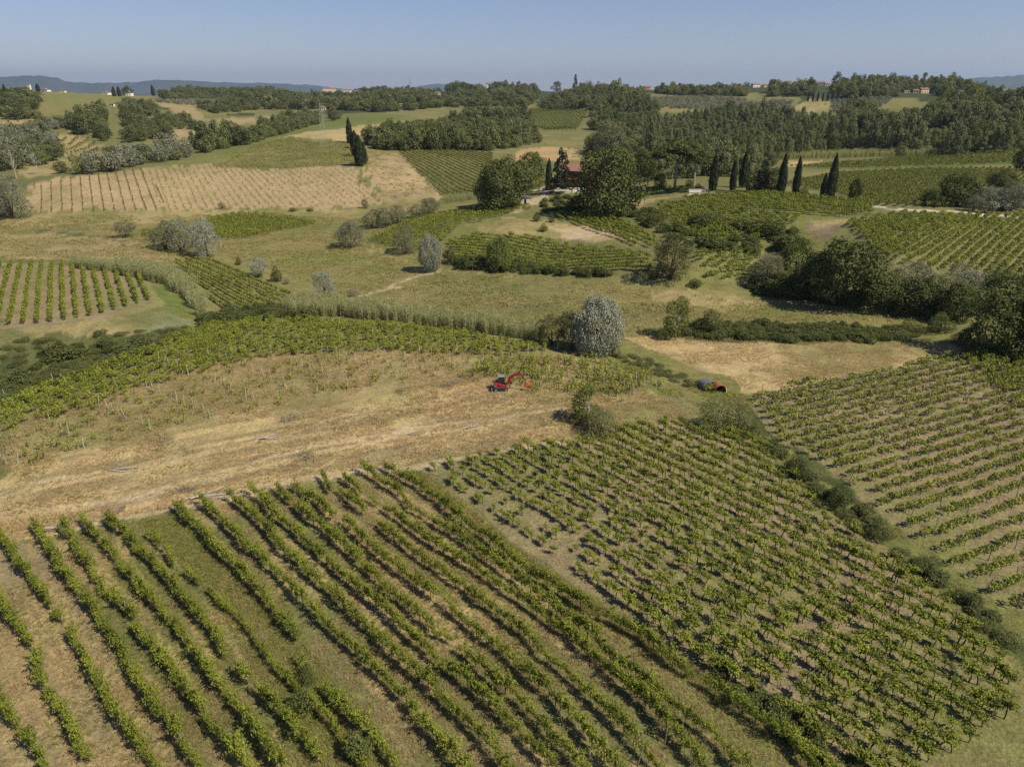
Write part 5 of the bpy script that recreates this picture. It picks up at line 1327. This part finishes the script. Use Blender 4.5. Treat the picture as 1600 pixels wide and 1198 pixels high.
M['black'] = plain_mat('black_void', (.02, .02, .02), .9)
M['red_paint'] = plain_mat('red_paint', (.24, .012, .022), .35, spec=.5, var=.06)
M['orange_paint'] = plain_mat('orange_paint', (.55, .10, .025), .4, spec=.5, var=.08)
M['steel'] = plain_mat('worn_steel', (.33, .32, .31), .45, metal=.6, var=.2)
M['rubber'] = plain_mat('rubber', (.025, .025, .025), .8)
M['grey_paint'] = plain_mat('grey_paint', (.20, .20, .22), .5, spec=.4, var=.08)
M['pylon'] = plain_mat('pylon_steel', (.30, .30, .31), .7)

def house(px, base, w, h, label, rz=0.0, wall='white_wall', name='house', depth=None, tower=False, group=None):
    """a gabled house: walls, roof, windows and a door on the side towards the valley; w and h in photo pixels"""
    p = ground(px, base); z = float(hz(p[0], p[1])); u, v, d = to_pix(p[0], p[1], z)
    W = w * d / FPX; H = h * d / FPX; D = depth or min(W * .7, 11)
    o = tag(empty(name, (p[0], p[1], z - .3), rz), label, 'house', group)
    rh = 0 if tower else min(H * .3, 2.6); wh = H - rh
    mb = MB(); mb.box((0, 0, wh / 2), (W, D, wh))
    if not tower: mb.prism([(-W / 2, wh), (W / 2, wh), (0, wh + .02)], -D / 2, D / 2)
    mb.build('wall', M[wall], o)
    r = MB()
    if tower: r.box((0, 0, wh + .25), (W + .4, D + .4, .5))
    else:
        e = .45
        for s in (-1, 1):
            a = math.atan2(rh, D / 2); ln = math.hypot(rh, D / 2) + e
            r.box((0, s * (D / 4 + e * .3), wh + rh / 2 + .12 - e * .1), (W + .8, ln, .22), Matrix.Rotation(-s * a, 3, 'X'))
    rf = r.build('roof', M['roof_tile'], o)
    if W > 9 and not tower:
        c = MB(); c.box((W * .2, -D * .12, wh + rh + .3), (.8, .8, 1.5)); c.build('chimney', M[wall], rf)
    nwin = max(2, int(W / 3.2)); floors = max(1, int(wh / 3.0))
    wm = MB(); wm.box((0, 0, 0), (1.1, .12, 1.5)); wme = wm.mesh('window', M['shutter'])
    for f in range(floors):
        for k in range(nwin):
            x = (k + .5) / nwin * W - W / 2
            if f == 0 and k == nwin // 2 and not tower:
                dm = MB(); dm.box((x, -D / 2 - .03, 1.1), (1.2, .12, 2.2)); dm.build('door', M['shutter'], o); continue
            q = link('window', wme, None, o); q.location = (x, -D / 2 - .03, 1.7 + f * 3.0)
    return o
def farmhouse():
    p = ground(910, 290); z = float(hz(p[0], p[1])); rz = math.radians(-14)
    o = tag(empty('farmhouse', (p[0], p[1], z), rz), 'red walled farmhouse with orange tiled roof half hidden by the huge tree', 'farmhouse')
    W, D, H, rh = 15.0, 9.0, 5.6, 2.1
    mb = MB(); mb.box((0, 0, H / 2 - .5), (W, D, H + 1)); mb.build('wall', M['brick'], o)
    g = MB()
    g.add([(-W / 2, -D / 2, H), (-W / 2, D / 2, H), (-W / 2, 0, H + rh), (W / 2, -D / 2, H), (W / 2, D / 2, H), (W / 2, 0, H + rh)], [(0, 2, 1), (3, 4, 5)]); g.build('gable', M['brick'], o)
    r = MB(); a = math.atan2(rh, D / 2); ln = math.hypot(rh, D / 2) + .6
    for s in (-1, 1):
        r.box((0, s * (D / 4 + .22), H + rh / 2 + .05), (W + 1, ln, .2), Matrix.Rotation(-s * a, 3, 'X'))
        for k in range(46):                                    # rows of curved tiles
            x = -W / 2 - .35 + k * (W + .7) / 45
            y0, z0, y1, z1 = 0, H + rh + .2, s * (D / 2 + .5), H - .12
            r.tube([(x, y0, z0), (x, y1, z1)], [.1, .1], 5)
    rf = r.build('roof', M['roof_tile'], o)
    rg = MB(); rg.tube([(-W / 2 - .5, 0, H + rh + .2), (W / 2 + .5, 0, H + rh + .2)], [.16, .16], 6); rg.build('ridge', M['roof_tile'], rf)
    c = MB(); c.box((.6, -.6, H + rh + .5), (.8, .8, 2.0)); c.box((.6, -.6, H + rh + 1.56), (1.0, 1.0, .12)); c.build('chimney', M['white_wall'], rf)
    for f in range(2):
        for k in range(5):
            x = -W / 2 + 1.6 + k * 2.9
            fr = MB(); fr.box((x, -D / 2 - .04, 1.6 + f * 2.6), (1.25, .14, 1.45)); w_ = fr.build('window', M['shutter'], o)
            pn = MB(); pn.box((x, -D / 2 - .10, 1.6 + f * 2.6), (.85, .06, 1.1)); pn.build('pane', M['dark_glass'], w_)
    b = MB(); b.box((-1, -D / 2 - .9, 2.75), (W - 4, 1.8, .16))
    for k in range(24): b.box((-W / 2 + 1.2 + k * .47, -D / 2 - 1.75, 3.3), (.05, .05, 1.0))
    b.box((-1, -D / 2 - 1.75, 3.82), (W - 4, .08, .06)); b.build('balcony', M['brick'], o)
    wl = MB(); wl.box((0, 0, .55), (13, .4, 1.1)); wl.box((0, 0, 1.14), (13.2, .55, .1))
    q = ground(891, 299); t = wl.build('retaining_wall', M['white_wall']); t.location = (q[0], q[1], float(hz(q[0], q[1]))); t.rotation_euler = (0, 0, math.radians(-4))
    tag(t, 'low white terrace wall below the red farmhouse', 'wall')
farmhouse()
def hut():
    p = ground(820, 318); z = float(hz(p[0], p[1]))
    o = tag(empty('stone_hut', (p[0], p[1], z), .1), 'tiny pale stone hut with a dark doorway beside the lane', 'hut')
    m = MB(); m.box((-.95, 0, .9), (1.1, 2.2, 2.2)); m.box((.95, 0, .9), (1.1, 2.2, 2.2)); m.box((0, 0, 1.8), (.8, 2.2, .4)); m.box((0, .95, .7), (.8, .3, 1.8)); m.build('wall', M['stone'], o)
    r = MB(); r.prism([(-1.8, 2.0), (1.8, 2.0), (1.7, 2.2), (0, 2.65), (-1.7, 2.2)], -1.3, 1.3); r.build('roof', M['galvanised'], o)
    d = MB(); d.box((0, -.6, .75), (.78, .08, 1.6)); d.build('door', M['black'], o)  # no real door: black sheet paints the shade inside the open doorway
hut()
def gateway():
    p = ground(1094, 300); z = float(hz(p[0], p[1]))
    w = MB(); w.box((0, 0, .3), (7.5, .4, .9)); w.box((0, 0, .8), (7.7, .55, .1)); t = w.build('garden_wall', M['white_wall']); t.location = (p[0], p[1], z); tag(t, 'low white garden wall beneath the umbrella pines', 'wall')
    q = ground(1109, 297); w = MB(); w.box((0, 0, .8), (.5, .5, 1.9)); w.box((0, 0, 1.85), (.7, .7, .2)); t = w.build('gate_post', M['white_wall']); t.location = (q[0], q[1], float(hz(*q))); tag(t, 'small white gate post at the end of the garden wall', 'post')
gateway()
def sheds():
    # grey sheet roof on posts, half grown over
    p = ground(1104, 607); z = float(hz(p[0], p[1]))
    o = tag(empty('grey_shed', (p[0], p[1], z), math.radians(24), (.78, .78, .78)), 'small shed with curved grey sheet roof overgrown by creepers', 'shed')
    r = MB(); n = 12; R = 1.35; L_ = 2.4
    def arch(rad, k, flat=.55): a = math.pi * k / n; return (rad * math.cos(a), rad * math.sin(a) * flat)
    for k in range(n):
        x0, z0 = arch(R, k); x1, z1 = arch(R, k + 1); X0, Z0 = arch(R + .06, k); X1, Z1 = arch(R + .06, k + 1)
        y = L_ / 2
        r.add([(x0, -y, 1.1 + z0), (x1, -y, 1.1 + z1), (x1, y, 1.1 + z1), (x0, y, 1.1 + z0), (X0, -y, 1.1 + Z0), (X1, -y, 1.1 + Z1), (X1, y, 1.1 + Z1), (X0, y, 1.1 + Z0)],
              [(0, 1, 2, 3), (4, 7, 6, 5), (0, 4, 5, 1), (2, 6, 7, 3)])
    r.build('roof', M['galvanised'], o)
    w = MB(); w.box((-1.25, 0, .55), (.08, 2.2, 1.1)); w.box((1.25, 0, .55), (.08, 2.2, 1.1)); w.build('wall', M['grey_wood'], o)
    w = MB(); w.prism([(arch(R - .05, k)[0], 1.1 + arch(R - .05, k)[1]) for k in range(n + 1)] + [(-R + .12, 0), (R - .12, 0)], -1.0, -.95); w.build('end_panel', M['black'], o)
    P = r1.normal(size=(520, 3)) * [.7, .35, .4] + [-.35, -1.3, 1.0]; P[:, 2] = np.clip(P[:, 2], .1, 1.75)
    link('creeper', leaf_mesh('creeper', P, unit(r1.normal(size=(520, 3)) + [0, -.6, .8]), .12 * np.ones(520), .8, r1, M['vine']), None, o)
    # arched rusty shelter, open at the front
    p = ground(1122, 611); z = float(hz(p[0], p[1]))
    o = tag(empty('rusty_shelter', (p[0], p[1], z), math.radians(8), (.88, .88, .88)), 'arched rusty metal shelter with a dark open front', 'shelter')
    r = MB(); R = 1.05; L_ = 1.9
    for k in range(n):
        x0, z0 = arch(R, k, 1.05); x1, z1 = arch(R, k + 1, 1.05); X0, Z0 = arch(R + .07, k, 1.05); X1, Z1 = arch(R + .07, k + 1, 1.05)
        y = L_ / 2
        r.add([(x0, -y, .35 + z0), (x1, -y, .35 + z1), (x1, y, .35 + z1), (x0, y, .35 + z0), (X0, -y, .35 + Z0), (X1, -y, .35 + Z1), (X1, y, .35 + Z1), (X0, y, .35 + Z0)],
              [(0, 1, 2, 3), (4, 7, 6, 5), (0, 4, 5, 1), (2, 6, 7, 3)])
    for s in (-1, 1): r.box((s * (R + .035), 0, .175), (.07, L_, .36))
    r.build('arched_sheet', M['rust'], o)
    w = MB(); w.prism([(arch(R - .03, k, 1.05)[0], .35 + arch(R - .03, k, 1.05)[1]) for k in range(n + 1)] + [(-R, 0), (R, 0)], .70, .76); w.build('painted_dark_inside', M['black'], o)  # black sheet at the back paints the shade inside the shelter
    w = MB(); w.tube([(R + .03, -L_ / 2 - .03, 0), (R + .03, -L_ / 2 - .03, .45), (R * .87, -L_ / 2 - .03, 1.0)], [.06, .06, .06], 6); w.build('rim', M['white_wall'], o)
    w = MB(); w.tube([(-R - .25, -.9, .3), (-R - .25, -.75, .3)], [.32, .32], 14); wq = w.build('wheel', M['rubber'], o)
    w = MB(); w.tube([(-R - .25, -.94, .3), (-R - .25, -.72, .3)], [.15, .15], 10); w.build('hub', M['steel'], wq)
sheds()
def excavator():
    p = ground(783, 609); z = float(hz(p[0], p[1]))
    o = tag(empty('excavator', (p[0], p[1], z), math.radians(2)), 'red mini excavator clearing old vines in the dry field', 'excavator')
    for s in (-1, 1):                                           # tracks: rounded belts with rollers
        t = MB(); n = 8; out = []
        for k in range(n + 1): a = math.pi / 2 + math.pi * k / n; out.append((-.85 + .29 * math.cos(a), .29 + .29 * math.sin(a)))
        for k in range(n + 1): a = -math.pi / 2 + math.pi * k / n; out.append((.85 + .29 * math.cos(a), .29 + .29 * math.sin(a)))
        t.prism(out, s * .62 - .19, s * .62 + .19)
        for k in range(16): x = -.85 + 1.7 * k / 15; t.box((x, s * .62, .59), (.05, .40, .04)); t.box((x, s * .62, -.0), (.05, .40, .04))
        tr = t.build('track', M['rubber'], o)
        for x in (-.85, 0.85): w = MB(); w.tube([(x, s * .62 - .22, .29), (x, s * .62 + .22, .29)], [.19, .19], 12); w.build('sprocket', M['steel'], tr)
    f = MB(); f.box((0, 0, .42), (1.3, .9, .22)); f.tube([(0, 0, .5), (0, 0, .68)], [.42, .42], 16); f.build('undercarriage', M['grey_paint'], o)
    b = MB(); b.prism([(-1.55, .12), (-1.42, .10), (-1.46, .55), (-1.62, .58)], -.85, .85); b.box((-1.15, -.45, .35), (.8, .12, .14)); b.box((-1.15, .45, .35), (.8, .12, .14)); bl = b.build('dozer_blade', M['grey_paint'], o)
    rot = math.radians(-6)
    u = MB()
    u.prism([(-1.12, .72), (.95, .72), (.95, 1.0), (.3, 1.05), (-.35, 1.35), (-1.0, 1.42), (-1.22, 1.2)], -.78, .78); u.build('body', M['red_paint'], o, .07)
    u = MB(); u.box((-.1, 0, .685), (2.1, 1.5, .07)); u.box((-.95, -.79, 1.02), (.5, .03, .2)); u.build('deck', M['grey_paint'], o)
    cx, cy = .02, .22; cw, cd, c0, c1 = 1.02, .98, 1.05, 2.32
    fr = MB()
    for sx in (-1, 1):
        for sy in (-1, 1): fr.tube([(cx + sx * cw / 2, cy + sy * cd / 2, c0), (cx + sx * cw / 2 * .94, cy + sy * cd / 2, c1)], [.045, .04], 6)
    for sy in (-1, 1): fr.box((cx, cy + sy * cd / 2, 1.55), (cw, .05, .05)); fr.box((cx, cy + sy * cd / 2, 1.08), (cw, .06, .08))
    cab = fr.build('cab', M['rubber'], o)
    rf = MB(); rf.box((cx, cy, c1 + .05), (cw + .12, cd + .12, .12)); rf.build('cab_roof', M['grey_paint'], cab, .03)
    for nm, c_, s_ in (('side_window', (cx, cy - cd / 2 + .03, 1.72), (cw - .1, .02, 1.1)), ('side_window', (cx, cy + cd / 2 - .03, 1.72), (cw - .1, .02, 1.1)), ('windscreen', (cx + cw / 2 - .05, cy, 1.72), (.02, cd - .1, 1.1)), ('rear_window', (cx - cw / 2 + .05, cy, 1.8), (.02, cd - .1, .95))):
        g = MB(); g.box(c_, s_); g.build(nm, M['dark_glass'], cab)
    se = MB(); se.box((cx - .15, cy, 1.35), (.42, .45, .12)); se.box((cx - .33, cy, 1.62), (.1, .42, .5)); se.build('seat', M['grey_paint'], cab)
    by = -.42
    def arm(name, pts, w0, mat, wid=.24):
        m = MB(); V = []
        for i, (x, zz, w) in enumerate(pts):
            a = pts[max(i - 1, 0)]; c = pts[min(i + 1, len(pts) - 1)]; d = math.hypot(c[0] - a[0], c[1] - a[1]); nx, nz = -(c[1] - a[1]) / d, (c[0] - a[0]) / d
            for sy in (-1, 1):
                for sn in (-1, 1): V.append((x + nx * w / 2 * sn, by + sy * wid / 2, zz + nz * w / 2 * sn))
        F = []
        for i in range(len(pts) - 1):
            q = i * 4; F += [(q, q + 1, q + 5, q + 4), (q + 2, q + 6, q + 7, q + 3), (q, q + 4, q + 6, q + 2), (q + 1, q + 3, q + 7, q + 5)]
        F += [(0, 2, 3, 1), (len(V) - 4, len(V) - 3, len(V) - 1, len(V) - 2)]
        m.add(V, F); return m.build(name, mat, o)
    m = MB(); m.box((1.02, by, .95), (.3, .34, .5)); m.build('swing_post', M['steel'], o)
    arm('boom', [(1.05, .95, .26), (1.25, 1.7, .42), (1.42, 2.25, .50), (1.75, 2.62, .44), (2.7, 2.95, .28), (3.0, 3.02, .2)], 0, M['red_paint'])
    arm('stick', [(2.82, 3.42, .2), (3.05, 3.05, .34), (3.6, 2.3, .25), (4.0, 1.75, .15)], 0, M['red_paint'], .19)
    for nm, a, b_, r0 in (('boom_cylinder', (1.38, by, .95), (1.78, by, 2.3), .07), ('stick_cylinder', (1.5, by, 2.75), (2.82, by, 3.42), .065), ('bucket_cylinder', (3.1, by + .02, 3.22), (3.92, by, 2.05), .055)):
        m = MB(); A = Vector(a); B = Vector(b_); Mi = A.lerp(B, .55); m.tube([A, Mi], [r0, r0], 8); cyl = m.build(nm, M['steel'] if nm != 'boom_cylinder' else M['rubber'], o)
        m = MB(); m.tube([Mi, B], [r0 * .5, r0 * .5], 6); m.build('rod', M['steel'], cyl)
    h = MB(); h.tube([(4.0, by, 1.78), (4.1, by, 1.45)], [.13, .17], 8); g = h.build('rotator', M['steel'], o)
    g = MB(); g.prism([(3.95, 1.2), (4.2, 1.48), (4.45, 1.42), (4.7, 1.15), (4.62, 1.0), (4.3, 1.1), (4.05, 1.02)], by - .22, by + .22); gr = g.build('grapple', M['orange_paint'], o, .02)
    for pts in ([(4.02, 1.2), (3.72, .98), (3.68, .66), (3.86, .42), (3.95, .48), (3.84, .7), (3.9, .92), (4.14, 1.08)], [(4.52, 1.28), (4.92, 1.1), (5.0, .76), (4.82, .5), (4.74, .56), (4.82, .78), (4.76, .96), (4.5, 1.08)]):
        for yy in (-.2, .08): g = MB(); g.prism(pts, by + yy, by + yy + .12); g.build('claw', M['orange_paint'], gr)
    o.scale = (.92, .92, .92)
excavator()

def pylon(px, base, hpx, label, arms=True):
    p = ground(px, base); z = float(hz(p[0], p[1])); u, v, d = to_pix(p[0], p[1], z); H = hpx * d / FPX
    o = tag(empty('power_pylon', (p[0], p[1], z), .5), label, 'pylon'); m = MB(); B = H * .085; t = max(.04, d * .00009)
    def leg(sx, sy, f): w = B * (1 - f * .86); return (sx * w, sy * w, H * f)
    for sx in (-1, 1):
        for sy in (-1, 1): m.tube([leg(sx, sy, f) for f in (0, .5, 1)], [t, t, t], 4)
    m.build('leg_frame', M['pylon'], o); m = MB(); L_ = np.linspace(0, 1, 11)
    for f0, f1 in zip(L_[:-1], L_[1:]):
        for a, b in (((-1, -1), (1, -1)), ((1, -1), (1, 1)), ((1, 1), (-1, 1)), ((-1, 1), (-1, -1))):
            m.tube([leg(*a, f0), leg(*b, f1)], [t * .6] * 2, 3); m.tube([leg(*b, f0), leg(*a, f1)], [t * .6] * 2, 3)
    m.build('bracing', M['pylon'], o)
    for f in (.72, .82, .92):
        m = MB(); w = H * .13
        for sy in (-1, 1): m.tube([(-w, 0, H * f), (0, sy * B * .2, H * (f + .02)), (w, 0, H * f)], [t * .7] * 3, 4); m.tube([(-w, 0, H * f), (0, sy * B * .2, H * (f - .02)), (w, 0, H * f)], [t * .7] * 3, 4)
        m.build('cross_arm', M['pylon'], o)
pylon(506, 226, 60, 'lattice power pylon on the hilltop above the tan field')
pylon(642, 150, 24, 'far lattice pylon standing on the wooded ridge')
for px, b, hp, lab in ((921, 150, 28, 'thin radio mast on the wooded knoll'), (779, 140, 20, 'thin antenna on the far wooded hill top')):
    p = ground(px, b); z = float(hz(*p)); u, v, d = to_pix(p[0], p[1], z); H = hp * d / FPX
    m = MB(); m.tube([(0, 0, 0), (0, 0, H)], [.22, .1], 5); m.box((0, 0, H * .8), (2.2, .15, .15)); m.box((0, 0, H * .9), (1.4, .15, .15)); t = m.build('radio_mast', M['pylon']); t.location = (p[0], p[1], z); tag(t, lab, 'mast')

for px, b, w, h, l, k in HOUSES:
    house(px, b, w, h, l, rt.uniform(-.3, .3), 'cream_wall' if k == 'c' else 'white_wall', tower=(k == 't'))

# ------------------------------------------------------------------ posts and cut wood
pm = MB(); pm.tube([(0, 0, -.3), (0, 0, 1.9)], [.045, .04], 6); POST_W = pm.mesh('post', M['concrete'])
pm = MB(); pm.tube([(0, 0, -.3), (0, 0, 1.75)], [.05, .045], 6); POST_G = pm.mesh('post', M['grey_wood'])
def post(x, y, me, label, group, lean=.08, s=1.0):
    o = link('vineyard_post', me); o.location = (x, y, float(hz(x, y))); o.rotation_euler = (rt.normal() * lean, rt.normal() * lean, rt.uniform(0, 6)); o.scale = (1, 1, s); tag(o, label, 'post', group)
def crop_px(ox, oy, pts): return [(ox + a / 4, oy + b / 4) for a, b in pts]
WHITE = crop_px(0, 380, [(920,912),(965,935),(1015,960),(1072,970),(1108,1000),(1155,1020),(1210,1040),(1280,1065),(1315,1095),(745,1075),(712,1055),(675,1030),(620,1020),(790,1100),(315,1130),(390,1190),(432,1195),(895,1140),(942,1170),(340,880),(385,880),(420,895),(40,970),(5,970),(1342,880),(1382,905),(1445,920),(1540,980),(1590,990),(1145,810),(1180,830),(1112,790),(1055,770),(1032,765),(995,745),(1298,695),(1425,745),(1585,810),(630,805),(240,1100)]) \
      + crop_px(400, 380, [(10,665),(45,680),(100,705),(228,610),(268,625),(130,585),(365,670),(410,690),(208,735),(575,730),(628,750),(688,770),(738,800),(795,825),(755,690),(803,710),(860,725),(935,735),(988,770),(1043,805),(1025,690),(1095,715),(1208,755),(1275,775),(1168,840),(1110,800),(1250,690),(1185,660),(1468,690),(1422,750),(1340,800),(192,900),(243,915),(310,940),(378,970),(525,870),(578,900),(418,815),(460,840),(340,795),(290,775),(45,825),(95,845),(600,630),(726,595),(878,640),(450,690),(505,710)]) \
      + crop_px(800, 380, [(612,850),(670,830),(775,870),(765,950),(830,900),(900,910),(715,830),(700,920),(345,760),(100,690),(280,670),(525,740),(570,770)]) \
      + crop_px(0, 640, [(45,345),(5,290),(527,240),(112,340)]) + [(1240 + 0, 0)][:0]
for px, py in WHITE:
    q = ground(px, py); post(q[0], q[1], POST_W, 'pale leaning post of the abandoned vineyard', 'posts of the abandoned vineyard', .1, rt.uniform(.75, 1.05))
for px, py in crop_px(400, 640, [(505,735),(365,735),(75,790),(245,500),(810,380),(700,385),(360,1030)]) + crop_px(800, 898, [(272,825),(750,590),(740,640),(955,1050),(785,1190)]) + crop_px(0, 898, [(832,650),(795,270),(240,600),(385,810),(1160,1100)]) + crop_px(400, 898, [(650,310),(240,400)]) + crop_px(0, 640, [(1040,930),(400,800)]):
    q = ground(px, py); post(q[0], q[1], POST_G, 'weathered post showing among the trellised vines', 'posts of the trellised block', .05, 1.05)
nb = 0
for i in RNG.permutation(len(XB)):
    x, y = XB[i]
    if nb < 60 and in_frame(x, y, 0, 0): post(x + .3 * math.cos(aB), y + .3 * math.sin(aB), POST_G, 'grey wooden stake among the standing vines', 'stakes of the standing vines', .09, rt.uniform(.8, 1.05)); nb += 1
pC = gpoly([(1170,622),(1260,600),(1400,574),(1510,552),(1600,545),(1600,958),(1535,922),(1485,882),(1405,815),(1345,765),(1295,725),(1218,692)], 3)
XC, KC, aC = row_plants(pC, (1312,730), (1415,703), 2.75, 4.6, .25, .8)
for i in RNG.permutation(len(XC))[:80]: post(XC[i][0], XC[i][1], POST_G, 'leaning stake in the brown vineyard past the ditch', 'stakes of the brown vineyard', .13, rt.uniform(.85, 1.1))
for px, py, n, ln, lab in ((421, 685, 5, 2.6, 'pile of pulled grey posts in the dry field'), (186, 735, 4, 2.6, 'loose pile of posts on the mown track'), (325, 777, 6, 4.5, 'long poles dumped at the head of the trellised rows'), (86, 828, 4, 3.2, 'old beams dropped by the headland path'),
        (736, 667, 4, 2.2, 'few pale posts lying on the tyre track'), (660, 724, 0, 0, ''), (645, 677, 2, 2.0, 'two thin sticks lying in straw'), (1055, 438, 0, 0, '')):
    if n == 0: continue
    q = ground(px, py); o = tag(empty('post_pile', (q[0], q[1], float(hz(*q))), rt.uniform(-.1, .5)), lab, 'post pile')
    for k in range(n):
        m = MB(); a = rt.normal() * .1 + (0.5 if k == n - 1 else 0); c = Vector((rt.normal() * .4, rt.normal() * .3, .1 + .07 * k)); d = Vector((math.cos(a), math.sin(a), rt.normal() * .03)) * ln / 2 * rt.uniform(.7, 1)
        m.tube([c - d, c + d], [.05, .04], 6); m.build('log', M['concrete'] if k % 3 else M['grey_wood'], o)
def brush(px, py, lab, green=True, s=1.0):
    q = ground(px, py); o = tag(empty('brush_pile', (q[0], q[1], float(hz(*q))), rt.uniform(0, 6)), lab, 'brush pile'); m = MB()
    for k in range(26):
        a = rt.uniform(0, 6.28); c = Vector((rt.normal() * .5, rt.normal() * .35, .1)) * s; d = Vector((math.cos(a), math.sin(a), rt.uniform(-.05, .5))) * rt.uniform(.4, 1.1) * s
        m.tube([c - d * .4, c + d * .3 + Vector((0, 0, .05)), c + d], [.035, .025, .01], 4)
    m.build('branches', M['dead_twig'], o)
    if green:
        P = rt.normal(size=(120, 3)) * [.7 * s, .5 * s, .18] + [0, 0, .28]; link('leaves', leaf_mesh('leaves', P, sphere_dirs(120, rt), .07 * np.ones(120), .8, rt, M['vine']), None, o)
brush(183, 798, 'dead branches heaped at the edge of the headland path', False, 1.2); brush(290, 765, 'grey brushwood heap beside the long poles', True, 1.1); brush(456, 653, 'green cuttings heap on the mown field', True, 1.6)
brush(628, 612, 'uprooted vines heap near the excavator track', True, 1.2); brush(475, 715, 'flat heap of cut vines on the lower tyre track', True, 1.3); brush(258, 690, 'pale cuttings heap among dry grass', True, 1.3); brush(700, 602, 'long low heap of green cuttings left of the excavator', True, 1.8)

# ------------------------------------------------------------------ haze
def haze():
    m, nt, N, L = new_mat('haze_air'); out = N.new('ShaderNodeOutputMaterial'); v = N.new('ShaderNodeVolumePrincipled')
    v.inputs['Color'].default_value = (.48, .68, 1, 1); v.inputs['Density'].default_value = 4.5e-5; v.inputs['Anisotropy'].default_value = .2
    L.new(v.outputs[0], out.inputs['Volume'])
    b = MB(); zt = 700.0; zb = -110.0; b.box((0, 0, (zt + zb) / 2), (56000, 56000, zt - zb)); o = b.build('haze', m); tag(o, kind='stuff')
haze()
